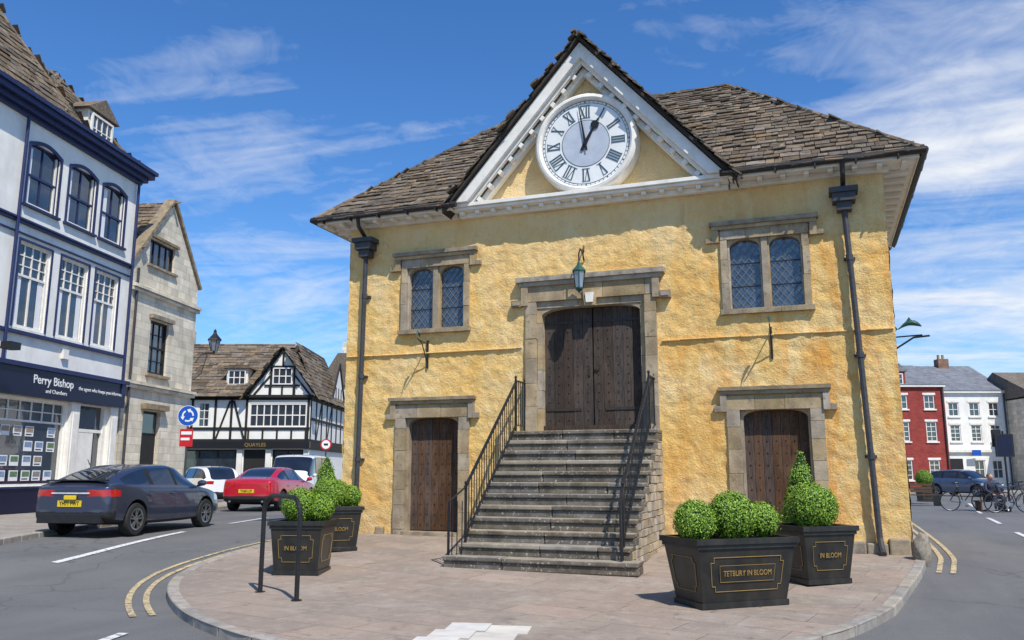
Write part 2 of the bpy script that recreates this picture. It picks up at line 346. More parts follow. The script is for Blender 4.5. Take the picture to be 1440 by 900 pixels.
def catmull(P,n=6):
    out=[];P=[Vector(p) for p in P]
    Q=[P[0]*2-P[1]]+P+[P[-1]*2-P[-2]]
    for i in range(1,len(Q)-2):
        a,b,c,d=Q[i-1:i+3]
        for k in range(n):
            t=k/n;out.append(.5*((2*b)+(c-a)*t+(2*a-5*b+4*c-d)*t*t+(3*b-a-3*c+d)*t**3))
    out.append(P[-1]);return out
def resample(P,st):
    out=[P[0]];acc=0
    for a,b in zip(P[:-1],P[1:]):
        L=(b-a).length
        if L<1e-6: continue
        t=st-acc
        while t<=L: out.append(a+(b-a)*(t/L));t+=st
        acc=(acc+L)%st
    return out
def normals(P):
    N=[]
    for i in range(len(P)):
        d=(P[min(i+1,len(P)-1)]-P[max(i-1,0)]).normalized();N.append(Vector((-d.y,d.x)))
    return N
def strip(mb,P,o0,o1,zf,m,dz=.012):
    N=normals(P)
    for i in range(len(P)-1):
        q=[P[i]+N[i]*o0,P[i+1]+N[i+1]*o0,P[i+1]+N[i+1]*o1,P[i]+N[i]*o1]
        q=[(p.x,p.y,zf(p.x,p.y)+dz) for p in q]
        mb.add(q,[(0,1,2,3)],m)
def pavement(name,outline,zf,m):
    mb=MB();bx=[p.x for p in outline];by=[p.y for p in outline]
    n=len(outline);pts=list(outline)
    def inside(x,y):
        c=False;j=n-1
        for i in range(n):
            if (outline[i].y>y)!=(outline[j].y>y) and x<(outline[j].x-outline[i].x)*(y-outline[i].y)/(outline[j].y-outline[i].y)+outline[i].x: c=not c
            j=i
        return c
    x=min(bx)
    while x<max(bx):
        y=min(by)
        while y<max(by):
            if inside(x,y): pts.append(Vector((x,y)))
            y+=.6
        x+=.6
    r=delaunay_2d_cdt(pts,[(i,(i+1)%n) for i in range(n)],[],1,1e-4)
    mb.add([(p.x,p.y,zf(p.x,p.y)) for p in r[0]],[tuple(f) for f in r[2]],m)
    return mb.build(name,smooth=True)
def kerb(name,P,zf,rf,m,L=.75,w=.16,side=1):
    mb=MB();R=resample(P,L)
    for a,b in zip(R[:-1],R[1:]):
        d=(b-a);d3=d.normalized();nn=Vector((-d3.y,d3.x))*side;g=.008
        a2=a+d3*g;b2=b-d3*g;j=rnd(-.006,.006)
        c=[a2,b2,b2+nn*w,a2+nn*w]
        top=[(p.x,p.y,zf(p.x,p.y)+.012+j) for p in c];bot=[(p.x,p.y,rf(p.x,p.y)-.05) for p in c]
        fs=[(0,1,2,3),(0,4,5,1),(1,5,6,2),(2,6,7,3),(3,7,4,0)]
        mb.add(top+bot,fs,m)
    return mb.build(name,bevel=.018)

isl=[(-7.4,16),(-6.9,10),(-6.5,4),(-6.25,0),(-6.25,-1.2),(-6.16,-2.5),(-6.03,-3.3),(-5.87,-4.1),(-5.6,-4.8),(-5.05,-5.75),(-4.2,-6.75),(-3.05,-7.8),(-2.03,-8.48),(-1.08,-8.95),(0.1,-9.35),(1.3,-9.4),(2.5,-8.95),(3.4,-8.0),(3.98,-6.95),(4.48,-5.97),(4.95,-4.6),(5.35,-2.74),(5.55,-1.8),(5.75,-.6),(5.92,.8),(6.05,4),(6.1,10),(6.1,16)]
K=catmull(isl)
pavement('island_pavement',K,H,PAVE)
kerb('kerb',K,H,Rd,KERB,side=1)
lk=catmull([(-6.5,-13),(-8.0,-9),(-9.2,-6),(-9.85,-4.76),(-10.6,-3.26),(-11.7,-.8),(-12.7,1.4),(-14.1,4.5),(-15.4,8),(-16.6,10.6),(-18.2,11.6),(-24,12.2)])
def LP(x,y): return H(x,y)+.1*(1-ss(-9.5,-6.8,x))
pavement('street_pavement',lk+[Vector((-30,12)),Vector((-30,-13))],LP,PAVE2)
kerb('kerb',list(reversed(lk)),LP,Rd,KERB,side=1)
mb=MB()
M12=Matrix.Rotation(rad(12),3,'Z')
for i in range(2):
    for j in range(3):
        c=Vector((.55+i*.46,-7.55-j*.44,0));c=Vector((c.x,c.y,H(c.x,c.y)+.002));mb.obox(c,(.44,.42,.012),M12,SLAB)
mb.build('pale_paving_slabs')
mk=MB()
fine=resample(K,.25)
seg=[p for p in fine if p.x<-3.3 and p.y<5 and p.y>-7.6]
strip(mk,seg,-.22,-.30,Rd,MYEL);strip(mk,seg,-.44,-.52,Rd,MYEL)
seg=[p for p in fine if p.x>5.6 and p.y>-1.2]
strip(mk,seg,-.16,-.24,Rd,MYEL);strip(mk,seg,-.36,-.44,Rd,MYEL)
def dash(a,b,w=.12,m=MWHITE):
    P=resample([Vector(a),Vector(b)],.4)+[Vector(b)]
    strip(mk,P,-w/2,w/2,Rd,m)
dash((-7.75,-5.4),(-8.95,-1.0));dash((-9.7,1.5),(-10.5,4.1));dash((-11.3,6.4),(-12.1,9));dash((-2.75,-9.6),(-2.98,-8.75));dash((-6.6,-9.3),(-7.1,-7.6))
dash((8.4,4),(8.5,7));dash((8.7,10),(8.9,13));dash((9.2,16),(9.5,19));dash((9.9,22),(10.3,26))
mk.build('road_markings')

# ---------------------------------------------------------------- market hall
hall=grp('market_house')
def noisewall(name,x0,x1,z0,z1,holes,m,st=.045,amp=.032,xf=None,clip=None):
    mb=MB();nx=int((x1-x0)/st);nz=int((z1-z0)/st);vs=[]
    for j in range(nz+1):
        for i in range(nx+1):
            x=x0+(x1-x0)*i/nx;z=z0+(z1-z0)*j/nz
            q=Vector((x,z,3.1))
            d=noise.fractal(q*2.6,1,2,3)*amp*.6+noise.noise(q*7)*amp*.42+noise.noise(q*13)*amp*.36+noise.noise(q*.6)*amp
            vs.append((x,d,z))
    fs=[]
    for j in range(nz):
        for i in range(nx):
            cx=x0+(x1-x0)*(i+.5)/nx;cz=z0+(z1-z0)*(j+.5)/nz
            if any(h[0]<cx<h[1] and h[2]<cz<h[3] for h in holes): continue
            if clip and not clip(cx,cz): continue
            fs.append((j*(nx+1)+i,j*(nx+1)+i+1,(j+1)*(nx+1)+i+1,(j+1)*(nx+1)+i))
    if xf: vs=[xf(*v) for v in vs]
    mb.add(vs,fs,m);return mb.build(name,hall,smooth=True)
HW=5.635
holes=[(-1.2,1.2,2.0,4.85),(-4.25,-2.75,-1,2.55),(2.75,4.25,-1,2.55),(-4.22,-2.7,4.28,5.80),(2.7,4.22,4.28,5.80)]
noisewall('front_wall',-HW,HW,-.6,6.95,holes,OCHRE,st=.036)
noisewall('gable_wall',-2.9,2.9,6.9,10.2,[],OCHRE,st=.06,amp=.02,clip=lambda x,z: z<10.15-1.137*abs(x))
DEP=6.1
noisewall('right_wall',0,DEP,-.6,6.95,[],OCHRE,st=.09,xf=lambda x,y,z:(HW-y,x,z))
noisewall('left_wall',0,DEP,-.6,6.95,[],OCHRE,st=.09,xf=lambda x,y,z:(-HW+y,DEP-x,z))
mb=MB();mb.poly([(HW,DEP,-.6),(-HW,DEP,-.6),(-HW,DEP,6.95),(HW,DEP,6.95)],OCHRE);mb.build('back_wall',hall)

mb=MB()
for a,b in ((-HW+.02,-1.45),(1.45,HW-.02)):
    x=a
    while x<b:
        l=min(rnd(.3,.7),b-x);mb.box(x,x+l-.004,-.04-rnd(0,.012),.03,3.80+rnd(-.008,.008),3.825+rnd(-.006,.008),OCHRE);x+=l
mb.build('string_course',hall,bevel=.01)
mb=MB()
for x0,x1,h0,h in ((4.35,HW+.05,-.6,.1),(-4.75,-4.55,-.6,.12)):
    x=x0
    while x<x1-.05:
        l=min(rnd(.3,.55),x1-x);mb.box(x,x+l-.01,-.1-rnd(0,.05),.05,h0,h+rnd(-.06,.06),STONE_SILL);x+=l
mb.build('plinth_stones',hall,bevel=.03)

def blocks_v(mb,x0,x1,y0,y1,z0,z1,m,hmin=.3,hmax=.5):
    z=z0
    while z<z1-.02:
        h=rnd(hmin,hmax)
        if z1-z-h<.15: h=z1-z
        o=rnd(-.006,.006);mb.box(x0+o,x1+o,y0+rnd(-.005,.005),y1,z+.003,z+h-.003,m);z+=h
def blocks_h(mb,x0,x1,y0,y1,z0,z1,m,lmin=.4,lmax=.8):
    x=x0
    while x<x1-.02:
        l=rnd(lmin,lmax)
        if x1-x-l<.2: l=x1-x
        mb.box(x+.003,x+l-.003,y0+rnd(-.005,.005),y1,z0,z1,m);x+=l
def spandrel(mb,xc,z,rx,rz,sd,y0,y1,m):
    pts=[(xc,z)]+[(xc+sd*rx*(1-math.cos(a)),z-rz*(1-math.sin(a))) for a in [math.pi/2*k/7 for k in range(8)]]
    if sd<0: pts=pts[::-1]
    mb.prism(pts,y0,y1,m)

def hallwin(x0,x1,z0,z1):
    mb=MB();f=.13
    blocks_v(mb,x0-f,x0,-.06,.2,z0,z1,STONE,.35,.6);blocks_v(mb,x1,x1+f,-.06,.2,z0,z1,STONE,.35,.6)
    blocks_h(mb,x0-f,x1+f,-.062,.2,z1,z1+.16,STONE);blocks_h(mb,x0-f-.04,x1+f+.04,-.11,.2,z0-.1,z0-.003,STONE_SILL,.7,1.2)
    mb.box(x0-f-.19,x1+f+.19,-.15,.05,z1+.27,z1+.35,STONE_SILL);mb.box(x0-f-.15,x1+f+.15,-.10,.05,z1+.2,z1+.267,STONE)
    blocks_h(mb,x0-f,x1+f,-.05,.1,z1+.163,z1+.197,STONE)
    for xx in (x0-f-.15,x1+f+.02): 
        mb.box(xx,xx+.13,-.09,.05,z1-.05,z1+.197,STONE)
    for xa,xb in ((x0-f-.27,x0-f-.153),(x1+f+.153,x1+f+.27)): mb.box(xa,xb,-.09,.05,z1-.05,z1+.04,STONE_SILL)
    xm=(x0+x1)/2;mb.box(xm-.055,xm+.055,-.02,.2,z0,z1,STONE)
    for a,b in ((x0,xm-.055),(xm+.055,x1)):
        mb.box(a,a+.035,.02,.2,z0+.001,z1-.001,STONE);mb.box(b-.035,b,.02,.2,z0+.001,z1-.001,STONE)
        spandrel(mb,a+.035,z1,(b-a)/2-.04,.17,1,.022,.19,STONE);spandrel(mb,b-.035,z1,(b-a)/2-.04,.17,-1,.022,.19,STONE)
    mb.build('window_surround',hall,bevel=.012)
    mb=MB()
    for a,b in ((x0+.03,xm-.055-.03),(xm+.085,x1-.03)):
        w=b-a;h=z1-z0;px=w/4;pz=.185;k=pz/px
        e=rnd(-.01,.01);nxp,nzp=8,14
        gv=[(a+w*i/nxp,.14+rnd(-.0035,.0035)+e*(i/nxp-.5),z0+h*j/nzp) for j in range(nzp+1) for i in range(nxp+1)]
        mb.add(gv,[(j*(nxp+1)+i,j*(nxp+1)+i+1,(j+1)*(nxp+1)+i+1,(j+1)*(nxp+1)+i) for j in range(nzp) for i in range(nxp)],LGLASS)
        for sgn in (1,-1):
            c=-20
            while c<40:
                pts=[]
                for xx in (a,b): pts.append((xx,z0+c*pz+sgn*k*(xx-a)))
                (xa,za),(xb,zb)=pts
                def tt(z): return (z-za)/(zb-za)
                lo,hi=sorted((tt(z0),tt(z1)));t0=max(0,lo);t1=min(1,hi)
                if t1-t0>.02:
                    P=(xa+(xb-xa)*t0,.130,za+(zb-za)*t0);Q=(xa+(xb-xa)*t1,.130,za+(zb-za)*t1)
                    mb.beam(P,Q,.012,.008+.002*(sgn>0),LEAD)
                c+=1
        mb.box(a,b,.114,.124,z0+h*.33,z0+h*.33+.014,BLACKI);mb.box(a,b,.114,.124,z0+h*.66,z0+h*.66+.014,BLACKI)
    mb.build('leaded_glazing',hall)
hallwin(-4.147,-2.776,4.339,5.723);hallwin(2.776,4.147,4.339,5.723)

def planks(mb,x0,x1,z0,z1,y,n,studs,m):
    for i in range(n):
        a=x0+(x1-x0)*i/n;b=x0+(x1-x0)*(i+1)/n;mb.box(a+.003,b-.003,y-rnd(0,.006),y+.06,z0,z1,m)
        for k in range(studs):
            z=z0+.12+(z1-z0-.24)*k/(studs-1);mb.ball(((a+b)/2+rnd(-.005,.005),y-.008,z),.016,STUD,6,4,(1,.7,1))
def sidedoor(x0,x1,zt,zb):
    mb=MB();f=.24
    blocks_v(mb,x0-f,x0,-.05,.3,zb-.3,zt,STONE);blocks_v(mb,x1,x1+f,-.05,.3,zb-.3,zt,STONE)
    blocks_h(mb,x0-f,x1+f,-.052,.3,zt,zt+.26,STONE,.5,.9)
    mb.box(x0-f-.14,x1+f+.14,-.14,.05,zt+.36,zt+.43,STONE_SILL);mb.box(x0-f-.1,x1+f+.1,-.09,.05,zt+.29,zt+.357,STONE)
    for xx in (x0-f-.11,x1+f-.01): mb.box(xx,xx+.12,-.088,.05,zt-.03,zt+.287,STONE)
    for xa,xb in ((x0-f-.22,x0-f-.113),(x1+f+.113,x1+f+.22)): mb.box(xa,xb,-.088,.05,zt-.03,zt+.08,STONE_SILL)
    for sd,xx in ((1,x0),(-1,x1)):
        mb.box(min(xx,xx+sd*.05),max(xx,xx+sd*.05),.05,.3,zb,zt-.001,STONE);spandrel(mb,xx+sd*.05,zt,.4,.14,sd,.052,.29,STONE)
    mb.box(x0-.02,x1+.02,-.12,.3,zb-.3,zb+.02,STONE_SILL)
    mb.build('door_surround',hall,bevel=.012)
    mb=MB();planks(mb,x0+.05,x1-.05,zb+.04,zt,.2,7,11,OAK);mb.box(x0,x1,.27,.3,zb,zt,DARK)
    mb.build('oak_door',hall)
sidedoor(-4.11,-2.866,2.42,.03);sidedoor(2.866,4.11,2.42,-.1)
mb=MB()
for sd in (1,-1):
    a,b=sorted((sd*1.13,sd*1.36));blocks_v(mb,a,b,-.08,.35,2.05,4.75,STONE,.35,.55)
    a,b=sorted((sd*1.03,sd*1.13));blocks_v(mb,a,b,.02,.35,2.05,4.62,STONE,.35,.55)
    spandrel(mb,sd*-1.03,4.62,.62,.16,sd,.022,.34,STONE)
    a,b=sorted((sd*1.30,sd*1.44));mb.box(a,b,-.12,.05,4.68,5.08,STONE)
    a,b=sorted((sd*1.443,sd*1.66));mb.box(a,b,-.13,.05,4.66,4.8,STONE_SILL);mb.box(min(sd*1.47,sd*1.63),max(sd*1.47,sd*1.63),-.15,.05,4.69,4.77,STONE)
blocks_h(mb,-1.13,1.13,.0,.35,4.62,4.76,STONE,.6,.9);blocks_h(mb,-1.36,1.36,-.07,.35,4.763,5.08,STONE,.6,.9)
mb.box(-1.55,1.55,-.18,.05,5.17,5.27,STONE_SILL);mb.box(-1.48,1.48,-.13,.05,5.083,5.167,STONE)
mb.prism([(-.08,4.60),(.14,4.60),(.18,4.95),(-.12,4.95)],-.12,0,STONE);mb.prism([(-.04,4.66),(.10,4.66),(.12,4.86),(-.06,4.86)],-.15,-.11,WHITEW)
mb.build('door_surround',hall,bevel=.012)
mb=MB()
planks(mb,-1.03,-.012,2.2,4.62,.22,5,13,OAKD);planks(mb,.012,1.03,2.2,4.62,.22,5,13,OAKD)
mb.box(-1.03,1.03,.3,.34,2.07,4.62,DARK);mb.box(-1.03,1.03,.1,.32,2.05,2.2,OAKD)
mb.tube((.09,.18,3.35),(.09,.21,3.35),.05,STUD);mb.box(-.1,-.06,.195,.22,3.2,3.38,STUD)
for sd in (-1,1):
    for z in (2.5,4.3): mb.box(min(sd*.25,sd*1.0),max(sd*.25,sd*1.0),.2,.215,z,z+.05,STUD)
mb.build('oak_double_door',hall)

# eaves, cornice, pediment
mb=MB();EZ=6.95;EY=-.5
for a,b in ((-6.2,-2.9),(2.9,6.2)):
    mb.box(a,b,-.5,0.0,6.84,6.87,WHITEW);mb.box(max(a,-HW-.1),min(b,HW+.1),-.13,0,6.74,6.838,WHITEW)
    x=a+.1
    while x<b-.05: mb.box(x,x+.09,-.42,-.02,6.755,6.838,WHITEW);x+=.42
    mb.box(a,b,-.52,-.5,6.8,6.93,WHITEW)
mb.box(-2.86,2.86,-.14,0,6.72,6.82,WHITEW);mb.box(-2.88,2.88,-.36,0,6.823,6.88,WHITEW);mb.box(-2.9,2.9,-.42,0,6.883,6.96,WHITEW)
x=-2.78
while x<2.75: mb.box(x,x+.09,-.3,-.14,6.75,6.82,WHITEW);x+=.36
for sd in (-1,1):
    a,b=sorted((sd*HW,sd*6.2));mb.box(a,b,0.002,DEP,6.84,6.87,WHITEW);y=.2
    while y<DEP: mb.box(min(sd*(HW-.02),sd*6.1),max(sd*(HW-.02),sd*6.1),y,y+.09,6.755,6.838,WHITEW);y+=.45
    a,b=sorted((sd*6.2,sd*6.22));mb.box(a,b,-.5,DEP,6.8,6.93,WHITEW)
SL=math.atan(1.137);c,s_=math.cos(SL),math.sin(SL)
for sd in (-1,1):
    for o0,o1,y0,y1 in ((.02,.24,-.50,-.40),(.24,.31,-.40,-.30),(.31,.43,-.22,-.02)):
        z0=10.2-o0/c;z1=10.2-o1/c;base=6.963
        xo=(z0-base)/1.137;xi=(z1-base)/1.137
        pts=[(0,z1),(0,z0),(sd*xo,base),(sd*xi,base)]
        if sd>0: pts=pts[::-1]
        mb.prism(pts,y0,y1+ (.38 if o1<.3 else 0),WHITEW)
    k=0;L=2.6/c
    while .25+k*.36<L-.3:
        d=.25+k*.36;o=.36;x=sd*(d*c);z=10.2-o/c-d*s_
        M=Matrix.Rotation(sd*SL,3,'Y');mb.obox((x,-.29,z),(.1,.16,.09),M,WHITEW);k+=1
mb.build('cornice_and_pediment',hall,bevel=.006)
mb=MB()
for a,b in ((-6.32,-2.75),(2.75,6.32)): 
    mb.tube((a,-.58,6.9),(b,-.58,6.9),.065,GUTTER,10)
    x=a+.3
    while x<b: mb.box(x,x+.025,-.66,-.5,6.80,6.86,GUTTER);x+=.7
for sd in (-1,1): mb.tube((sd*6.3,-.6,6.9),(sd*6.3,DEP,6.9),.065,GUTTER,10)
mb.build('gutter',hall,smooth=False)
mb=MB()
for x,zb,hx in ((-5.2,0,-5.14),(4.98,-.1,4.93)):
    mb.path([(hx,-.56,6.86),(hx,-.5,6.66),(hx,-.2,6.5),(hx,-.17,6.4)],.045,GUTTER)
    for z0,z1,w in ((6.36,6.46,.50),(6.2,6.36,.40),(6.04,6.2,.26)): mb.box(hx-w/2,hx+w/2,-.14-w*.45,-.02,z0+.001,z1,PIPE)
    xb=x+(.13 if x>0 else 0)
    mb.path([(hx,-.14,6.06),(hx+(xb-hx)*.5,-.13,3.2),(xb,-.13,zb+.25),(xb+.02,-.2,zb+.06),(xb+.03,-.34,zb-.0)],.052,PIPE)
    for z in (5.1,3.3,1.5): 
        xx=hx+(xb-hx)*(6.06-z)/5.8;mb.tube((xx,-.13,z),(xx,-.13,z+.1),.068,PIPE);mb.box(xx-.1,xx+.1,-.07,0,z+.02,z+.07,PIPE)
mb.build('downpipes',hall)
# roof
mb=MB();rt=MB()
RY,RZ,RX=3.05,10.35,2.65
k=(RZ-EZ)/(RY-EY)
A=(-6.28,-.58,EZ-.08)
def msz(y): return EZ+k*(y-EY)
V=Vector((0,RY+.58,RZ-EZ+.08)).normalized();vl=math.hypot(RY+.58,RZ-EZ+.08)
def in_front(u,v):
    x=u-6.28;y=-.58+v*V.y
    if abs(x)>6.28-(y+.58)*(6.28-RX)/(RY+.58): return False
    vx=(10.3-(msz(y)))/1.137
    return abs(x)>vx-.12
tiles(rt,A,(1,0,0),V,12.56,vl,in_front,TILE,.25,.2,.12)
for sd in (-1,1):
    pts=[(sd*6.24,EY,EZ),(sd*2.65,RY,RZ),(0,RY,RZ-.02),(sd*2.95,EY,EZ)]
    mb.poly(pts if sd>0 else pts[::-1],TILEBASE)
    O=(sd*6.28,-.58 if sd>0 else RY*2+.58,EZ-.08)
    Uh=Vector((0,sd,0));Vh=Vector((-sd*(6.28-RX),0,RZ-EZ+.08)).normalized();W=2*RY+1.16;vh=math.hypot(6.28-RX,RZ-EZ+.08)
    tiles(rt,O,Uh,Vh,W,vh,lambda u,v:abs(u-W/2)<(W/2)*(1-v/vh)-.06,TILE,.32,.24,.16)
    mb.poly([(sd*6.24,EY,EZ),(sd*6.24,2*RY-EY,EZ),(sd*RX,RY,RZ)][::sd],TILEBASE)
    for yy,y2 in ((-.55,RY),(2*RY+.55,RY)): ridge(rt,(sd*6.25,yy,EZ-.02),(sd*RX,y2,RZ+.01),TILE,.075,.26)
tiles(rt,(6.28,2*RY+.58,EZ-.08),(-1,0,0),(0,-V.y,V.z),12.56,vl-.08,lambda u,v:abs(u-6.28)<6.28-v*V.y*(6.28-RX)/(RY+.58),TILE,.34,.26,.18)
mb.poly([(6.24,2*RY-EY,EZ),(-6.24,2*RY-EY,EZ),(-RX,RY,RZ),(RX,RY,RZ)],TILEBASE)
ridge(rt,(-RX,RY,RZ+.0),(RX,RY,RZ+.0),TILE,.075,.35)
for sd in (-1,1):
    Vg=Vector((-sd*c,0,s_));lg=3.08/c
    O=Vector((sd*3.08,-.62,10.3-1.137*3.08))
    if sd>0: Ug=Vector((0,1,0));Og=O
    else: Ug=Vector((0,-1,0));Og=O+Vector((0,4.2,0))
    def ing(u,v,sd=sd):
        y=-.62+u if sd>0 else -.62+4.2-u
        x=3.08-v*c;z=10.3-1.137*x
        return y<min((z-EZ)/k+EY+.1,RY-.1) and y>-.64
    tiles(rt,Og,Ug,Vg,4.2,lg,ing,TILE,.26,.2,.14)
    mb.poly([(0,-.6,10.29),(0,3.0,10.29),(sd*3.02,-.45,6.85),(sd*3.02,-.6,6.85)][::-sd],TILEBASE)
    pts=[(0,10.2),(0,10.28),(sd*3.06,10.28-1.137*3.06),(sd*3.06,10.2-1.137*3.06)]
    mb.prism(pts if sd<0 else pts[::-1],-.6,-.1,TILEBASE)
ridge(rt,(0,-.62,10.31),(0,2.9,10.31),TILE,.075)
mb.build('roof_deck',hall);rt.build('roof_tiles',hall)

# clock
mb=MB();cx,cz=.05,7.99
def disc(r,y,m,n=64): mb.poly([(cx+r*math.cos(2*math.pi*i/n),y,cz+r*math.sin(2*math.pi*i/n)) for i in range(n)],m)
mb.lathe([(.93,.02),(.95,.10),(.99,.13),(1.04,.12),(1.08,.08),(1.09,-.25)],(cx,-.26,cz),(0,-1,0),WHITEW,72)
disc(.96,-.30,DIAL);disc(.50,-.304,DIALG)
def ring(r0,r1,y,m,n=72):
    mb.lathe([(r0,0),(r0,.004),(r1,.004),(r1,0)],(cx,y,cz),(0,-1,0),m,n)
ring(.50,.512,-.302,DNUM);ring(.875,.883,-.302,DNUM);ring(.925,.932,-.302,DNUM)
for i in range(60):
    a=2*math.pi*i/60;p=(cx+.885*math.sin(a),-.305,cz+.885*math.cos(a));q=(cx+.925*math.sin(a),-.305,cz+.925*math.cos(a));mb.beam(p,q,.007 if i%5 else .022,.004,DNUM)
nums=['XII','I','II','III','IIII','V','VI','VII','VIII','IX','X','XI']
def glyph(ch,x0,w,T):
    def bar(xa,za,xb,zb,wd): mb.beam(T(xa,za),T(xb,zb),wd,.006,DNUM)
    h=.13
    if ch=='I': bar(x0+w/2,-h,x0+w/2,h,.026)
    if ch=='V': bar(x0+.01,h,x0+w/2,-h,.026);bar(x0+w-.01,h,x0+w/2,-h,.010)
    if ch=='X': bar(x0+.01,h,x0+w-.01,-h,.026);bar(x0+w-.01,h,x0+.01,-h,.010)
for i,s in enumerate(nums):
    a=2*math.pi*i/12
    W={'I':.056,'V':.115,'X':.115};tot=sum(W[ch] for ch in s)
    def T(x,z,a=a):
        r=.69+z;return (cx+r*math.sin(a)+x*math.cos(a),-.308,cz+r*math.cos(a)-x*math.sin(a))
    x=-tot/2
    for ch in s: glyph(ch,x,W[ch],T);x+=W[ch]
    for zz in (-.135,.135): mb.beam(T(-tot/2,zz),T(tot/2,zz),.009,.006,DNUM)
def hand(a,L,w,m,y,tail=.18):
    s0,c0=math.sin(a),math.cos(a)
    def P(r,t): return (cx+r*s0+t*c0,y,cz+r*c0-t*s0)
    mb.poly([P(-tail,w*.8),P(-tail,-w*.8),P(0,-w),P(L*.93,-w*.35),P(L,0),P(L*.93,w*.35),P(0,w)][::-1],m)
hand(rad(-9),.86,.026,BLK,-.345);hand(rad(29),.60,.04,BLK,-.33)
a=rad(29);mb.tube((cx+.43*math.sin(a),-.328,cz+.43*math.cos(a)),(cx+.43*math.sin(a),-.334,cz+.43*math.cos(a)),.09,BLK,16)
mb.tube((cx,-.35,cz),(cx,-.32,cz),.045,BLK,16)
mb.build('clock_face',hall)

# lantern over the door
mb=MB();lx,ly,lz=-.10,-.42,5.13
mb.path([(lx,-.02,lz+.42),(lx,-.12,lz+.58),(lx,-.3,lz+.61),(lx,ly,lz+.48),(lx,ly,lz+.33)],.016,BLACKI)
mb.path([(lx,-.02,lz+.6),(lx,-.02,lz+.75),(lx,-.1,lz+.62)],.012,BLACKI)
mb.lathe([(.0,.34),(.03,.3),(.05,.24),(.14,.14),(.155,.12),(.15,.1),(.13,.1)],(lx,ly,lz),(0,0,1),GREENI,6)
mb.lathe([(.125,.1),(.085,-.22)],(lx,ly,lz),(0,0,1),BGLASS,6)
mb.lathe([(.09,-.22),(.09,-.25),(.03,-.3),(.0,-.34)],(lx,ly,lz),(0,0,1),GREENI,6)
x=Vector((0,0,1)).orthogonal().normalized()
for i in range(6):
    a=2*math.pi*i/6;y=Vector((0,0,1)).cross(x);d=x*math.cos(a)+y*math.sin(a);o=Vector((lx,ly,lz));mb.tube(o+d*.13+Vector((0,0,.1)),o+d*.088+Vector((0,0,-.22)),.009,BLACKI,5)
mb.build('door_lantern',hall)
def fish(mb,c,L,dx,dy,m):
    c=Vector(c);d=Vector((dx,dy,0)).normalized();n=9
    prof=[.01,.05,.075,.085,.08,.065,.045,.025,.015];P=[]
    for i in range(n): P.append(c+d*(L*(i/(n-1)-.5))+Vector((0,0,.08*math.sin(i/(n-1)*3.6))))
    for i in range(n-1): mb.tube(P[i],P[i+1],prof[i]*L*1.6,m,8,prof[i+1]*L*1.6)
    e=P[-1];mb.poly([e,e+d*.12*L*2+Vector((0,0,.16*L*2)),e+d*.05*L*2,e+d*.13*L*2-Vector((0,0,.08*L*2))],m)
    mb.poly([P[3]+Vector((0,0,.05*L)),P[4]+Vector((0,0,.28*L)),P[6]+Vector((0,0,.04*L))],m)
mb=MB()
for x,z in ((-3.62,3.98),(3.5,3.86)):
    mb.path([(x,0,z-.42),(x,-.1,z-.3),(x,-.3,z+.0),(x,-.52,z+.08)],.012,BLACKI,6);mb.path([(x,0,z+.02),(x,-.45,z+.05)],.012,BLACKI,6)
    mb.box(x-.02,x+.02,-.04,0,z-.5,z+.1,BLACKI);fish(mb,(x,-.5,z+.12),.2,0,-1,GREENI)
mb.path([(HW,.6,3.5),(HW+.35,.6,3.72),(HW+.62,.6,3.74)],.018,BLACKI,6);fish(mb,(HW+.30,.6,3.92),.40,-1,0,GREENI);mb.path([(HW,.6,3.74),(HW+.5,.6,3.76)],.014,BLACKI,6)
mb.build('fish_brackets',hall)

# stairs
st=MB();N=12;yb=-3.38;yt=-.62;z0=-.26;z1=2.067;ri=(z1-z0)/N;tr=(yt-yb)/(N-1)
xl,xr=-1.5,1.4
for i in range(N):
    y=yb+tr*i;z=z0+ri*(i+1);e=.16 if i==0 else 0
    yback=0.0 if i==N-1 else y+tr+.14
    x=xl-e
    while x<xr+e-.05:
        l=rnd(.9,1.7)
        if xr+e-x-l<.5: l=xr+e-x
        o=rnd(-.008,.008)
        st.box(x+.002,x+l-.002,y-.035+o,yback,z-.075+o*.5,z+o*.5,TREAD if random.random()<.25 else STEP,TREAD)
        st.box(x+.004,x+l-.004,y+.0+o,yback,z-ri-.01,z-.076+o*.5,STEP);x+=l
st.build('steps',hall,bevel=.018)
sw=MB()
for sd,xx in ((1,xr-.02),(-1,xl+.02)):
    z=z0-.1
    while z<z1-.1:
        h=rnd(.11,.17);y=0.0
        ymin=yb+tr*max(0,math.ceil((z+h-z0)/ri)-1)+.03
        while y>ymin+.02:
            l=min(rnd(.16,.36),y-ymin);o=rnd(0,.025)
            a,b=sorted((xx-sd*.25,xx+sd*o));sw.box(a,b,y-l+.006,y-.006,z+.006,z+h-.006,RUBBLE);y-=l
        z+=h
    for i in range(N): 
        y=yb+tr*i+.04;a,b=sorted((xx-sd*.27,xx-sd*.02));sw.box(a,b,y,0,z0-.1 if i==0 else z0+ri*i,z0+ri*(i+1)-.08,STONE_SILL)
sw.build('stair_side_walls',hall,bevel=.015)
def zs(y): return z1 if y>yt else z0+ri+ (y-yb)/tr*ri
rl=MB()
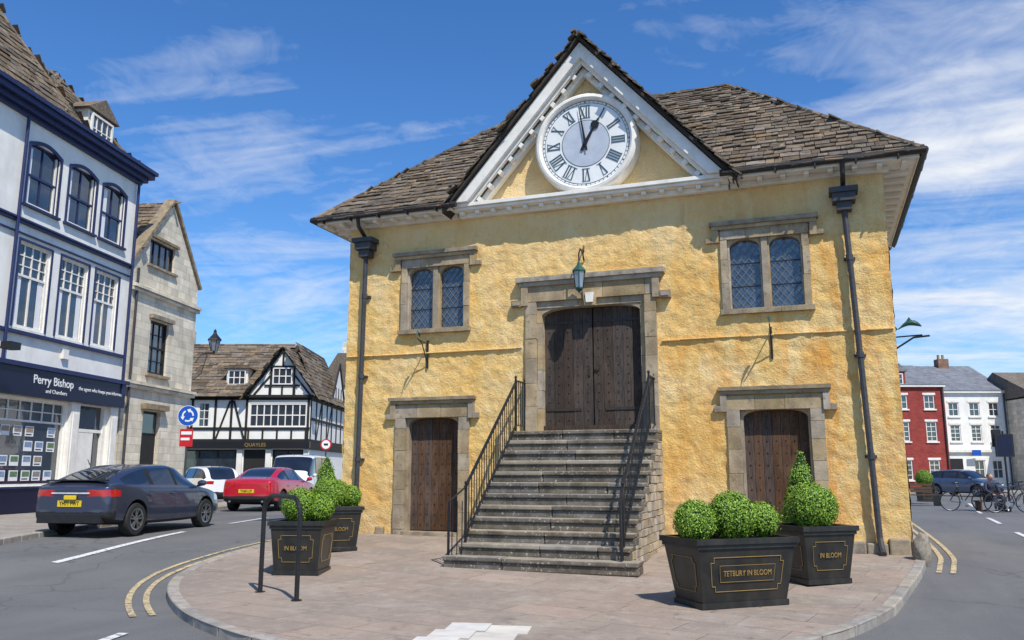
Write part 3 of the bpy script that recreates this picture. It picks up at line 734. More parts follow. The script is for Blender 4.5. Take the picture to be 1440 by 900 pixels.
for x,xe in ((-1.38,-1.60),(1.28,1.28)):
    top=[(x,-.04,z1+1.0),(x,yt+.05,z1+1.0),(x,yb+.25,zs(yb+.25)+.9),(xe,yb+.08,z0+ri+.86)]
    bot=[(x,-.04,z1+.12),(x,yt+.0,z1+.12),(x,yb+.25,zs(yb+.25)+.1)]
    for a,b in zip(top[:-1],top[1:]): rl.beam(a,b,.05,.022,BLACKI,(0,0,1))
    for a,b in zip(bot[:-1],bot[1:]): rl.beam(a,b,.035,.014,BLACKI,(0,0,1))
    y=-.1
    while y>yb+.25:
        if y>yt: zt=z1+1.0;zb=z1+.12
        else:
            t=(y-yt)/(yb+.25-yt);zt=(z1+1)*(1-t)+(zs(yb+.25)+.9)*t;zb=(z1+.12)*(1-t)+(zs(yb+.25)+.1)*t
        rl.tube((x,y,zb),(x,y,zt),.0095,BLACKI,6);y-=.115
    for y in (-.06,yt,yb+.27): 
        zz=zs(y)-.02;rl.box(x-.018,x+.018,y-.018,y+.018,zz,zz+(1.06 if y>-1 else .95),BLACKI);rl.ball((x,y,zz+(1.09 if y>-1 else .98)),.03,BLACKI,8,6)
    rl.box(xe-.016,xe+.016,yb+.06,yb+.092,z0+.0,z0+ri+.87,BLACKI)
    for i in range(3): 
        t=(i+.6)/3.3;xx=x+(xe-x)*t;yy=yb+.25-.17*t;rl.tube((xx,yy,z0+ri*.5),(xx,yy,z0+ri+.87),.009,BLACKI,6)
rl.build('stair_railings',hall)
bpb=MB();bpb.ball((0,0,0),1,STONE_SILL,20,14)
ob=bpb.build('guard_stone',smooth=True);ob.location=(5.72,-.55,-.02);ob.scale=(.15,.15,.3)
for v in ob.data.vertices: v.co+=v.co.normalized()*noise.noise(v.co*1.7)*.25

# ---------------------------------------------------------------- planters + topiary
def bush(parent,name,c,r,n=2600,cone=None):
    mb=MB();c=Vector(c);sd=rnd(0,50)
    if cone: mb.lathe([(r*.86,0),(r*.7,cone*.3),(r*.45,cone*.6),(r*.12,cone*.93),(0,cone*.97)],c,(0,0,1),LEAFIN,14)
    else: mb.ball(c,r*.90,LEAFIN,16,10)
    for i in range(n):
        if cone:
            t=1-math.sqrt(rnd(0,1));a=rnd(0,6.283);rr=r*(1-t)**.85+.015
            d=Vector((math.cos(a),math.sin(a),.45)).normalized();p=c+Vector((math.cos(a)*rr,math.sin(a)*rr,t*cone))
            p+=d*(noise.noise(p*6)*.05+rnd(-.035,.014))
        else:
            d=Vector((random.gauss(0,1),random.gauss(0,1),random.gauss(0,1))).normalized()
            p=c+d*(r*(1+.06*noise.noise(d*2.6+Vector((sd,0,0)))+.05*noise.noise(d*8+Vector((sd,2,0))))+rnd(-.04,.008)+(rnd(0,.035) if random.random()<.07 else 0))
        s=rnd(.009,.018);nn=(d+Vector((rnd(-1,1),rnd(-1,1),rnd(-1,1)))*.7).normalized();u=nn.orthogonal().normalized()
        u=(Matrix.Rotation(rnd(0,6.28),3,nn)@u);w=nn.cross(u)
        mb.add([p-u*s,p+w*s*.62,p+u*s,p-w*s*.62],[(0,1,2,3)],LEAF)
    return mb.build(name,parent)
def planter(x,y,rz,bl,bw,tl,tw,h,txt,bushes):
    g=grp('planter',(x,y,H(x,y)),rz);mb=MB()
    def ring_(l,w,z): return [(-l/2,-w/2,z),(l/2,-w/2,z),(l/2,w/2,z),(-l/2,w/2,z)]
    hh=h-.07
    vs=ring_(bl,bw,.06)+ring_(tl-.08,tw-.08,hh)
    mb.add(vs,[(0,3,2,1)]+[(i,(i+1)%4,4+(i+1)%4,4+i) for i in range(4)],PLANT)
    mb.box(-bl/2-.02,bl/2+.02,-bw/2-.02,bw/2+.02,0,.07,PLANT)
    for s1,s2,z0,z1 in ((tl,tw,h-.07,h),(tl-.05,tw-.05,h-.12,h-.072)):
        mb.box(-s1/2,s1/2,-s2/2,-s2/2+.07,z0,z1,PLANT);mb.box(-s1/2,s1/2,s2/2-.07,s2/2,z0,z1,PLANT)
        mb.box(-s1/2,-s1/2+.07,-s2/2+.071,s2/2-.071,z0,z1-.001,PLANT);mb.box(s1/2-.07,s1/2,-s2/2+.071,s2/2-.071,z0,z1-.001,PLANT)
    mb.poly([(-tl/2+.06,-tw/2+.06,h-.05),(tl/2-.06,-tw/2+.06,h-.05),(tl/2-.06,tw/2-.06,h-.05),(-tl/2+.06,tw/2-.06,h-.05)],SOIL)
    for ax in range(4):
        L0=(bl,bw)[ax%2];L1=(tl-.08,tw-.08)[ax%2];D0=(bw,bl)[ax%2]/2;D1=(tw-.08,tl-.08)[ax%2]/2
        R=Matrix.Rotation(ax*math.pi/2,3,'Z')
        def P(a,b,o):
            l=(L0+(L1-L0)*b)/2;d=D0+(D1-D0)*b;z=.06+(hh-.06)*b
            return R@Vector((a*l,-(d+o),z))
        a=.78 if (L0>.9) else .72;q=.07 if L0>.9 else .12;b0,b1=.2,.78;k=.09
        pts=[(-a+q,b0),(a-q,b0),(a-q,b0+k),(a,b0+k),(a,b1-k),(a-q,b1-k),(a-q,b1),(-a+q,b1),(-a+q,b1-k),(-a,b1-k),(-a,b0+k),(-a+q,b0+k)]
        PP=[P(x_,y_,.008) for x_,y_ in pts]
        for p,q2 in zip(PP,PP[1:]+PP[:1]): mb.beam(p,q2,.007,.009,GOLD,R@Vector((0,-1,0)))
        if L0>.9: 
            a2=.6;mb.add([P(-a2,.36,.012),P(a2,.36,.012),P(a2,.64,.012),P(-a2,.64,.012),P(-a2,.36,0),P(a2,.36,0),P(a2,.64,0),P(-a2,.64,0)],[(0,1,2,3),(0,4,5,1),(1,5,6,2),(2,6,7,3),(3,7,4,0)],PLANT)
            PP=[P(x_,y_,.014) for x_,y_ in ((-a2,.36),(a2,.36),(a2,.64),(-a2,.64))]
            for p,q2 in zip(PP,PP[1:]+PP[:1]): mb.beam(p,q2,.005,.006,GOLD,R@Vector((0,-1,0)))
    mb.build('box',g,bevel=.006)
    tilt=math.atan2((tw-.08-bw)/2,hh-.06)
    d=bw/2+(tw-.08-bw)/2*.5
    if txt: text(g,'lettering',txt,(0,-(d+.018),.06+(hh-.06)*.5),.095,GOLD,0,math.pi/2+tilt,.003,'CENTER',.8)
    for b in bushes:
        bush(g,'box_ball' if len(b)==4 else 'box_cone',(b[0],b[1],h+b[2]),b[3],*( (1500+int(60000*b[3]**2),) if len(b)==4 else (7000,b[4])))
    return g
planter(3.05,-4.95,rad(40),1.22,.62,1.5,.9,.83,'TETBURY IN BLOOM',[(-.52,-.05,.19,.262),(.045,-.02,.24,.31),(.51,.0,.19,.225)])
planter(4.05,-2.95,rad(38),.70,.62,.95,.85,.80,'IN BLOOM',[(-.05,-.1,.25,.35),(.24,.5,.0,.34,1.08)])
planter(-3.62,-4.45,rad(15),.70,.62,.90,.82,.82,'IN BLOOM',[(-.08,.0,.22,.28),(.22,.12,.18,.22)])
planter(-4.4,-2.25,rad(42),.70,.62,.92,.85,.80,'IN BLOOM',[(-.05,-.05,.2,.30),(.28,.1,.16,.22),(-.1,.5,.0,.33,.95)])

g=grp('cycle_stand',(0,0,0));mb=MB()
p=Vector((-3.10,-6.22,H(-3,-6.3)));q=Vector((-2.22,-6.66,H(-2.35,-6.7)))
P=[p];top=1.30;r=.24;dirn=(q-p).normalized()
for i in range(9):
    a=math.pi/2*i/8;P.append(p+Vector((0,0,top-r))+dirn*(r-r*math.cos(a))+Vector((0,0,r*math.sin(a))))
for i in range(9):
    a=math.pi/2*i/8;P.append(q+Vector((0,0,top-r))-dirn*(r-r*math.sin(a))+Vector((0,0,r*math.cos(a))))
P.append(q);mb.path(P,.032,BLACKI,12)
for e in (p,q): mb.tube(e,e+Vector((0,0,.012)),.07,BLACKI,12)
mb.build('hoop',g,smooth=False)

# ---------------------------------------------------------------- vehicles
FAST=[(-2.23,.40,.70,.93,.60,.95),(-2.17,.31,.82,.99,.66,1.02),(-2.02,.27,.875,1.03,.68,1.09),(-1.75,.23,.90,1.03,.66,1.19),(-1.3,.20,.91,1.01,.64,1.34),(-.86,.19,.912,.995,.62,1.42),(-.78,.19,.912,.99,.62,1.43),(-.2,.18,.912,.975,.61,1.455),(.08,.18,.912,.97,.61,1.45),(.16,.18,.912,.965,.61,1.445),(.45,.18,.912,.955,.62,1.39),(.72,.18,.91,.95,.64,1.25),(1.05,.19,.91,.94,.69,1.05),(1.16,.19,.905,.93,.72,.98),(1.4,.2,.90,.90,.74,.945),(1.75,.22,.88,.83,.72,.88),(2.03,.25,.83,.75,.66,.79),(2.17,.29,.75,.66,.58,.69),(2.24,.37,.62,.58,.48,.60)]
SEDAN=[(-2.3,.40,.72,.90,.60,.93),(-2.22,.31,.84,.98,.68,1.0),(-2.05,.27,.89,1.03,.72,1.06),(-1.75,.23,.91,1.03,.70,1.10),(-1.55,.21,.92,1.02,.68,1.15),(-1.15,.19,.925,1.01,.64,1.33),(-.86,.19,.925,.995,.62,1.40),(-.78,.19,.925,.99,.62,1.41),(-.2,.18,.925,.975,.61,1.44),(.05,.18,.925,.97,.61,1.44),(.13,.18,.925,.965,.61,1.43),(.4,.18,.925,.955,.62,1.38),(.68,.18,.92,.95,.64,1.24),(1.0,.19,.92,.94,.69,1.04),(1.1,.19,.915,.93,.72,.98),(1.4,.2,.91,.90,.74,.945),(1.8,.22,.89,.83,.72,.88),(2.1,.25,.84,.75,.66,.79),(2.24,.29,.75,.66,.58,.69),(2.3,.37,.62,.58,.48,.60)]
HATCH=[(-1.95,.40,.72,.92,.62,.96),(-1.9,.31,.82,.99,.66,1.08),(-1.78,.27,.85,1.02,.66,1.25),(-1.6,.23,.86,1.02,.65,1.40),(-1.3,.20,.865,1.01,.64,1.47),(-.86,.19,.87,1.0,.63,1.50),(-.78,.19,.87,1.0,.63,1.50),(-.2,.18,.87,.99,.62,1.51),(.05,.18,.87,.98,.62,1.50),(.13,.18,.87,.98,.62,1.50),(.4,.18,.87,.97,.62,1.44),(.68,.18,.87,.97,.64,1.28),(1.0,.19,.865,.96,.68,1.09),(1.1,.19,.86,.95,.70,1.03),(1.35,.2,.85,.92,.70,.98),(1.6,.22,.82,.86,.66,.91),(1.8,.26,.76,.78,.6,.82),(1.9,.30,.70,.68,.52,.70),(1.95,.38,.6,.6,.44,.62)]
VAN=[(-2.4,.40,.86,1.0,.80,1.80),(-2.36,.30,.93,1.1,.86,1.95),(-2.2,.27,.95,1.1,.86,2.0),(-1.6,.23,.96,1.1,.86,2.02),(-.86,.2,.96,1.1,.86,2.02),(-.78,.2,.96,1.1,.86,2.02),(.0,.2,.96,1.08,.85,2.02),(.55,.2,.96,1.08,.84,2.0),(.63,.2,.96,1.08,.84,1.99),(.95,.2,.96,1.08,.82,1.93),(1.3,.2,.955,1.08,.78,1.65),(1.65,.2,.95,1.08,.76,1.32),(1.78,.2,.945,1.07,.76,1.2),(2.0,.22,.93,1.0,.74,1.08),(2.2,.25,.88,.88,.7,.95),(2.34,.3,.8,.72,.62,.76),(2.4,.38,.7,.6,.52,.64)]
def car(name,x,y,rz,spec,paint,wx,plate=None,dz=0,wr=.325):
    g=grp(name,(x,y,Rd(x,y)+dz),rz);st_=spec
    vs=[];fs=[];ms=[]
    roofmax=max(s[5] for s in st_)
    for (X,zb,w,be,gw,ro) in st_:
        mid=zb+(be-zb)*.45
        half=[(0,zb),(w*.82,zb),(w*.97,zb+.07),(w,mid),(w*.965,be-.10),(w*.935,be),(gw,max(ro-.055,be+.008)),(gw*.8,max(ro-.008,be+.02)),(0,max(ro+.012,be+.03))]
        pts=[half[0]]+[half[i] for i in range(1,8)]+[half[8]]+[(-half[i][0],half[i][1]) for i in range(7,0,-1)]
        vs+=[(X,p[0],p[1]) for p in pts]
    n=16;m=len(st_)
    P_,G_,D_=0,1,2
    for i in range(m-1):
        xm=(st_[i][0]+st_[i+1][0])/2;hgt=(st_[i][5]-st_[i][3]+st_[i+1][5]-st_[i+1][3])/2
        rise=(st_[i+1][5]-st_[i][5])/(st_[i+1][0]-st_[i][0])
        pill=(st_[i+1][0]-st_[i][0])<.1
        for k_ in range(n):
            a=i*n+k_;b=i*n+(k_+1)%n;fs.append((a,a+n,b+n,b))
            kk=k_ if k_<8 else 15-k_
            mt=P_
            if kk==5 and hgt>.11: mt=D_ if pill else G_
            if kk in (6,7) and xm>.2 and rise<-.28 and hgt>.03 and hgt<.9*(roofmax): mt=G_ if xm<st_[-5][0]-.1 and abs(st_[i][5]-st_[i][3])>.05 else P_
            if kk in (7,) and xm<-.9 and rise>.22 and hgt>.05: mt=G_
            if kk in (0,1): mt=D_
            ms.append(mt)
    for base,fl in ((0,False),((m-1)*n,True)):
        F=[(0,1,15)]+[(k_,k_+1,15-k_,16-k_) for k_ in range(1,7)]+[(7,8,9)]
        for f in F:
            f=[base+q for q in f];fs.append(f if fl else f[::-1]);ms.append(P_)
    me=bpy.data.meshes.new('body');me.from_pydata(vs,[],fs)
    for q in (paint,CGLASS,DARK,REDL,CLEARL): me.materials.append(q)
    me.polygons.foreach_set('material_index',ms);me.polygons.foreach_set('use_smooth',[True]*len(fs));me.update()
    ob=bpy.data.objects.new('body',me);COL.objects.link(ob)
    bm=bmesh.new();bm.from_mesh(me);bmesh.ops.recalc_face_normals(bm,faces=bm.faces)
    cl=bm.edges.layers.float.get('crease_edge') or bm.edges.layers.float.new('crease_edge')
    for e in bm.edges:
        mats={f.material_index for f in e.link_faces}
        if len(mats)>1: e[cl]=.35
        elif abs(e.verts[0].co.z-e.verts[1].co.z)<.2 and all((v.index%16) in (5,11) for v in e.verts): e[cl]=.35
    bm.to_mesh(me);bm.free()
    sb=ob.modifiers.new('s','SUBSURF');sb.levels=3;sb.render_levels=3
    cut=MB()
    for wxx in wx:
        for sd in (-1,1): cut.tube((wxx,sd*.62,wr+.02),(wxx,sd*1.3,wr+.02),wr+.055,DARK,40)
    co=cut.build('cutter');bo=ob.modifiers.new('b','BOOLEAN');bo.object=co;bo.operation='DIFFERENCE';bo.solver='EXACT'
    try: bo.material_mode='TRANSFER'
    except Exception: pass
    dg=bpy.context.evaluated_depsgraph_get();dg.update();nm=bpy.data.meshes.new_from_object(ob.evaluated_get(dg))
    ob.modifiers.clear();ob.data=nm;bpy.data.objects.remove(co)
    x0,x1=st_[0][0],st_[-1][0];tall=roofmax>1.8
    for p_ in nm.polygons:
        cpt=p_.center
        if p_.material_index==0:
            if cpt.x<x0+.34 and abs(cpt.y)>(.36 if not tall else .72) and (.80<cpt.z<.925 if not tall else .8<cpt.z<1.3) : p_.material_index=3
            elif cpt.x<x0+.25 and cpt.z<.5: p_.material_index=2
            elif cpt.x>x1-.45 and abs(cpt.y)>.45 and .62<cpt.z<.76: p_.material_index=4
            elif cpt.x>x1-.2 and abs(cpt.y)<.5 and .3<cpt.z<.55: p_.material_index=2
            elif cpt.z<.27: p_.material_index=2
    ob.parent=g
    mb=MB()
    for wxx in wx:
        for sd in (-1,1):
            yy=sd*(max(s[2] for s in st_)-.115)
            ax=(0,sd,0)
            mb.lathe([(wr*.64,-.10),(wr*.95,-.11),(wr,-.07),(wr,.07),(wr*.95,.105),(wr*.70,.11),(wr*.655,.085)],(wxx,yy,wr),ax,TYRE,36)
            mb.lathe([(wr*.68,.095),(wr*.62,.09),(wr*.60,.02),(0.001,.01)],(wxx,yy,wr),ax,DARK,28)
            mb.lathe([(wr*.675,.1),(wr*.675,.112),(wr*.60,.105),(wr*.59,.05)],(wxx,yy,wr),ax,ALLOY,36)
            mb.tube((wxx,yy+sd*.03,wr),(wxx,yy+sd*.1,wr),.055,ALLOY,14)
            for q in range(10):
                a=2*math.pi*(q//2)/5+(.16 if q%2 else -.16)+.3
                p1=Vector((wxx+.04*math.cos(a),yy+sd*.085,wr+.04*math.sin(a)));a2=a+(.05 if q%2 else -.05);p2=Vector((wxx+wr*.62*math.cos(a2),yy+sd*.095,wr+wr*.62*math.sin(a2)))
                mb.beam(p1,p2,.028,.02,ALLOY,(0,sd,0))
    mb.build('wheels',g,smooth=False)
    mb=MB();wm=max(s[2] for s in st_)
    bel=st_[len(st_)//2][3]
    for sd in (-1,1):
        mx=st_[-7][0]-.05
        mb.ball((mx,sd*(wm+.04),bel+.06),.1,paint,12,8,(.8,1.1,.7));mb.box(mx-.02,mx+.02,sd*(wm-.08) if sd>0 else sd*(wm),sd*(wm) if sd>0 else sd*(wm-.08),bel-.02,bel+.02,DARK)
        for hx in (.0,-.88): mb.ball((hx-.08,sd*(wm*.985),bel-.15),.035,paint,10,6,(2.6,.6,.5))
    if plate:
        mb.box(x0-.012,x0+.05,-.26,.26,.60,.72,YPLATE)
        mb.box(x1-.05,x1+.012,-.26,.26,.40,.51,WPLATE)
    for sd in (-1,1): mb.tube((x0+.0,sd*.55,.33),(x0+.1,sd*.55,.33),.035,ALLOY,12)
    mb.tube((x0+.5,0,roofmax-.03),(x0+.42,0,roofmax+.08),.012,DARK,6,.006)
    mb.build('trim',g)
    if plate: text(g,'plate_text',plate,(x0-.014,0,.66),.115,BLK,-math.pi/2,math.pi/2,.002,'CENTER',.8,.002)
    return g
GP=[(.90,.3,.97),(.02,.3,.97),(-.92,.42,1.0)]
grey_blue=carpaint('metallic_slate_paint',(.042,.050,.085),GP,.5)
redp=carpaint('red_paint',(.50,.008,.022),GP,.25);whitep=carpaint('white_paint',(.7,.7,.7),GP,0);silver=carpaint('silver_blue_paint',(.10,.13,.19),GP,.6)
g=car('parked_car',-10.15,-1.15,rad(90+10),FAST,grey_blue,(-1.35,1.35),'YH71 FWT')
mb=MB();mb.box(-2.12,-1.98,-.66,.66,1.10,1.125,DARK);mb.box(-2.245,-2.19,-.42,.42,.845,.875,CLEARL);mb.box(-2.235,-2.1,-.7,.7,.28,.46,DARK)
mb.box(-2.29,-2.25,-.16,.10,.735,.82,YPLATE)
mb.build('rear_trim',g,bevel=.01)
car('parked_car',-13.9,9.1,rad(90+14),SEDAN,redp,(-1.38,1.4),'YX68 LCF')
car('parked_car',-19.6,12.4,rad(90+60),HATCH,whitep,(-1.22,1.25),None,0)
car('parked_van',-17.3,15.6,rad(-90+22),VAN,whitep,(-1.5,1.55),None)
car('parked_car',12.0,38.6,rad(-42),HATCH,silver,(-1.22,1.25),None)

# ---------------------------------------------------------------- left street
AX,AY,TH=-17.39,1.41,rad(103.2)
shop=grp('corner_shop_building',(AX,AY,0),TH)
mb=MB();X0,X1=-6.5,5.25
WX=[(-4.1,-2.7),(-.38,1.02),(1.5,2.9),(3.28,4.62)]
holes=[(a,b,9.05,11.0) for a,b in WX]+[(a,b,5.4,7.95) for a,b in WX]+[(-6.0,2.45,.85,3.4),(3.0,4.55,.05,3.4)]
mb.wall(X0,X1,-.2,11.9,0,holes,.14,WHITER)
mb.box(X0,X0+.01,.01,8,-.2,11.9,WHITER);mb.box(X1-.01,X1,.01,8,-.2,12,WHITER);mb.box(X0,X1,8,8.01,-.2,12,WHITER)
mb.build('walls',shop)
mb=MB()
for a,b in WX:
    mb.win(a,b,9.05,11.0,.12,2,2,NAVY,GLASS,.05,.035,rail=10.0)
    mb.box(a+.05,a+.11,.075,.118,9.1,10.9,WHITEW);mb.box(b-.11,b-.05,.075,.118,9.1,10.9,WHITEW);mb.box(a+.11,b-.11,.077,.118,9.1,9.16,WHITEW)
    w=.07
    for xx in (a-w,b): mb.box(xx,xx+w,-.035,.02,9.05,10.95,NAVY)
    n=10;arc=[(a-w+(b-a+2*w)*i/n,10.95+.20*math.sin(math.pi*i/n)) for i in range(n+1)]
    inn=[(a+(b-a)*i/n,10.86+.18*math.sin(math.pi*i/n)) for i in range(n+1)]
    mb.prism(arc+inn[::-1],-.036,.02,NAVY);mb.box(a-.12,b+.12,-.1,.02,8.97,9.048,NAVY)
    mb.win(a,b,5.4,7.95,.12,1,1,WHITEW,GLASS,.09,.05,rail=6.95)
    for i in range(1,4): x=a+(b-a)*i/4;mb.box(x-.02,x+.02,.085,.125,6.98,7.86,WHITEW)
    for z in (7.25,7.55): mb.box(a+.09,b-.09,.088,.125,z-.015,z+.015,WHITEW)
    x=(a+b)/2;mb.box(x-.03,x+.03,.08,.125,5.49,6.92,WHITEW)
    for xx in (a-.06,b): mb.box(xx,xx+.06,-.03,.02,5.4,7.95,NAVY)
    mb.box(a-.06,b+.06,-.032,.02,7.95,8.01,NAVY)
    mb.box(a+.12,a+.34,.108,.112,5.5,6.9,WHT);mb.box(b-.34,b-.12,.108,.112,5.5,6.9,WHT)
    mb.box(a+.12,a+.12+rnd(.1,.3),.108,.112,9.17,10.85,WHT)
mb.build('windows',shop)
mb=MB()
for z0,z1,d in ((11.6,11.72,.12),(11.723,11.88,.26),(11.883,12.05,.42),(12.053,12.18,.5)): mb.box(X0-d,X1+d,-d,.0,z0,z1,NAVY)
mb.box(X0,X1,-.09,0,8.42,8.5,NAVY);mb.box(X0,X1,-.14,0,8.503,8.56,NAVY)
mb.box(X0,X1,-.12,0,5.2,5.3,NAVY);mb.box(X0,X1,-.07,0,8.12,8.16,NAVY)
mb.box(X0,X1,-.34,0,4.25,4.38,NAVY)
for xx in (-.72,X1-.08,-6.4): mb.tube((xx,-.12,4.4),(xx,-.12,11.6),.05,NAVY,10)
for xx in (X1-.25,): mb.box(xx-.12,xx+.12,-.3,0,3.9,4.25,NAVY)
mb.box(1.9,2.15,-.1,0,4.75,5.05,WHITEW)
mb.path([(-1.4,-.3,4.5),(-1.4,-.7,4.7)],.02,BLACKI,6);mb.box(-1.6,-1.2,-1.0,-.7,4.55,4.75,BLACKI)
mb.build('trim',shop)
mb=MB();mb.box(X0,X1-.1,-.26,-.02,3.45,4.25,NAVYS);mb.build('fascia_board',shop)
text(shop,'fascia_lettering','Perry Bishop',(1.35,-.27,3.95),.36,WHT,bold=.004)
text(shop,'fascia_lettering','and Chambers',(1.5,-.27,3.65),.17,WHT)
text(shop,'fascia_lettering','the agent who keeps you informed',(3.75,-.27,3.88),.17,WHT)
text(shop,'fascia_lettering','Sales  Lettings',(-2.6,-.27,3.85),.3,WHT)
mb=MB()
mb.win(-6.0,2.45,.85,3.4,.13,1,1,WHITEW,GLASS,.08,.05)
for i in range(1,17): x=-6+8.45*i/17;mb.box(x-.015,x+.015,.09,.135,2.75,3.33,WHITEW)
mb.box(-5.92,2.37,.088,.135,2.72,2.78,WHITEW);mb.box(-5.92,2.37,.092,.135,3.03,3.06,WHITEW)
for x in (-3.2,-.4): mb.box(x-.04,x+.04,.07,.135,.93,2.72,WHITEW)
CARD=[mat('card_photo',c_,tuple(q*.6 for q in c_),14,.5,0) for c_ in ((.15,.25,.12),(.25,.35,.5),(.4,.3,.2),(.3,.28,.25))]
for i in range(16):
    for j in range(4):
        x=-5.7+i*.5+rnd(-.02,.02);z=1.02+j*.43
        if x>2.0 or abs(x+.2+3.0)<.3 or abs(x+.2+.4)<.22 or random.random()<.08: continue
        mb.box(x,x+.36,.112,.122,z,z+.30,WHT);mb.box(x+.03,x+.33,.107,.1115,z+.12,z+.27,random.choice(CARD))
        if random.random()<.5: mb.box(x+.03,x+.28,.107,.1115,z+.04,z+.07,BLK)
mb.box(X0,2.6,-.05,.0,.1,.8,NAVYS);mb.box(X0,2.6,-.09,0,.8,.86,NAVY);mb.box(X0,X1,-.11,0,-.2,.1,STONE_SILL)
for x in (2.5,4.6): mb.box(x,x+.42,-.14,0,.1,3.45,WHITEW);mb.box(x+.08,x+.34,-.16,-.139,.5,3.1,WHITEW)
mb.box(3.0,4.55,.135,.14,.05,3.4,GLASS);mb.box(3.0,3.12,.0,.13,.05,3.4,WHITEW);mb.box(4.43,4.55,.0,.13,.05,3.4,WHITEW);mb.box(3.12,4.43,.05,.13,2.55,2.65,WHITEW);mb.box(3.12,4.0,.06,.12,.05,2.55,WHITEW);mb.box(3.2,3.9,.045,.06,.3,1.1,WHITEW)
mb.build('shopfront',shop)
mb=MB();rt=MB()
def hiproof(x0,x1,y0,y1,z,h,m=TILE,tw=.4):
    d=(y1-y0)/2;v=Vector((0,d,h)).normalized();vl_=math.hypot(d,h);W=x1-x0
    inset=min(d,W/2-.05)
    tiles(rt,(x0,y0,z),(1,0,0),v,W,vl_,lambda u,q:inset*(q/vl_)-.1<u<W-inset*(q/vl_)+.1,m,tw,.3,.2)
    tiles(rt,(x1,y0,z),(0,1,0),Vector((-inset,0,h)).normalized(),y1-y0,math.hypot(inset,h),lambda u,q:abs(u-d)<d*(1-q/math.hypot(inset,h))+.1,m,tw,.3,.2)
    tiles(rt,(x0,y1,z),(0,-1,0),Vector((inset,0,h)).normalized(),y1-y0,math.hypot(inset,h),lambda u,q:abs(u-d)<d*(1-q/math.hypot(inset,h))+.1,m,tw,.3,.2)
    a=(x0,y0,z);b=(x1,y0,z);c_=(x1,y1,z);d_=(x0,y1,z);e=(x0+inset,y0+d,z+h);f=(x1-inset,y0+d,z+h)
    for q in ((a,b,f,e),(b,c_,f),(c_,d_,e,f),(d_,a,e)): mb.poly(q,TILEBASE)
    ridge(rt,e,f,m);ridge(rt,a,e,m);ridge(rt,b,f,m)
hiproof(-7.2,2.4,.0,5.0,12.15,4.2)
hiproof(1.0,X1,.0,4.4,12.15,2.9)
mb.build('roof_deck',shop);rt.build('roof_tiles',shop)
mb=MB();mb.box(2.6,4.0,.35,2.4,12.2,13.4,WHITEW);mb.win(2.7,3.9,12.3,13.3,.29,4,2,WHITEW,GLASS)
mb.prism([(2.4,13.4),(4.2,13.4),(3.3,14.0)],.2,2.6,TILE)
mb.build('dormer',shop)
mb=MB();mb.box(3.3,3.9,4.2,4.9,12,15.2,ASHLAR);mb.build('chimney',shop)

sh=grp('stone_gabled_house',(AX,AY,0),TH);mb=MB()
x0,x1=5.45,10.3;holes=[(6.95,8.25,4.9,6.9),(6.9,8.1,0,3.5)]
mb.wall(x0,x1,-.2,8.9,.05,holes,.18,ASHLAR)
ap=(7.9,11.75)
def gz(x): return 8.9+(ap[1]-8.9)*(1-abs(x-ap[0])/((ap[0]-x0) if x<ap[0] else (x1-ap[0])))
mb.prism([(x0,8.9),(6.5,8.9),(6.5,gz(6.5))],.05,.3,ASHLAR)
mb.prism([(8.3,8.9),(x1,8.9),(8.3,gz(8.3))],.05,.3,ASHLAR)
mb.prism([(6.5,9.95),(8.3,9.95),(8.3,gz(8.3)),(7.9,ap[1]),(6.5,gz(6.5))],.05,.3,ASHLAR)
mb.box(6.5,8.3,.052,.3,8.9,9.0,ASHLAR)
mb.box(x1-.01,x1,.06,9,-.2,8.9,ASHLAR);mb.box(x0,x0+.01,.06,9,-.2,8.9,ASHLAR)
mb.build('walls',sh)
mb=MB()
mb.win(6.5,8.3,9.0,9.95,.2,4,1,DARK,GLASS,.06,.05);mb.win(6.95,8.25,4.9,6.9,.2,3,4,DARK,GLASS,.08,.03,rail=5.9)
mb.box(6.9,8.1,.2,.24,0,3.5,DARK);mb.box(6.95,8.05,.19,.205,2.7,3.4,GLASS);mb.box(7.0,8.0,.17,.205,.1,2.6,TIMBER)
mb.build('windows_and_door',sh)
mb=MB()
for z,d in ((7.75,.12),(7.88,.2),(4.25,.14),(4.38,.2)): mb.box(x0,x1+.1,.05-d,.05,z,z+.11,ASHLAR)
mb.box(6.35,8.45,-.06,.05,10.0,10.1,STONE_SILL);mb.box(6.35,8.45,-.06,.05,8.86,8.95,STONE_SILL);mb.box(6.8,8.4,-.08,.05,4.78,4.88,STONE_SILL);mb.box(6.8,8.4,-.12,.05,6.95,7.1,STONE_SILL)
mb.box(6.7,8.3,-.2,.05,3.55,3.75,STONE_SILL)
mb.beam((x0-.12,.15,8.8),(ap[0],.15,ap[1]+.12),.12,.42,STONE_SILL,(0,1,0));mb.beam((x1+.12,.15,8.8),(ap[0]+.04,.15,ap[1]+.12),.12,.42,STONE_SILL,(0,1,0))
mb.tube((5.75,-.02,.1),(5.75,-.02,8.6),.05,PIPE,8)
mb.build('dressings',sh)
mb=MB();rt=MB()
for sd,xe in ((-1,x0),(1,x1)):
    W=abs(xe-ap[0]);h=ap[1]-8.9;v=Vector((-sd*W,0,h)).normalized();O=(xe,.3,8.92) if sd>0 else (xe,9,8.92)
    tiles(rt,O,(0,sd,0),v,8.7,math.hypot(W,h),lambda u,q:True,TILE,.42,.3,.22)
    mb.poly([(xe,.3,8.9),(xe,9,8.9),(ap[0],9,ap[1]),(ap[0],.3,ap[1])],TILEBASE)
mb.build('roof_deck',sh);rt.build('roof_tiles',sh)
mb=MB();mb.box(5.5,6.2,2.2,2.9,8.5,12.4,ASHLAR);mb.tube((5.85,2.5,12.4),(5.85,2.5,12.9),.16,WHITEW,10);mb.build('chimney',sh)
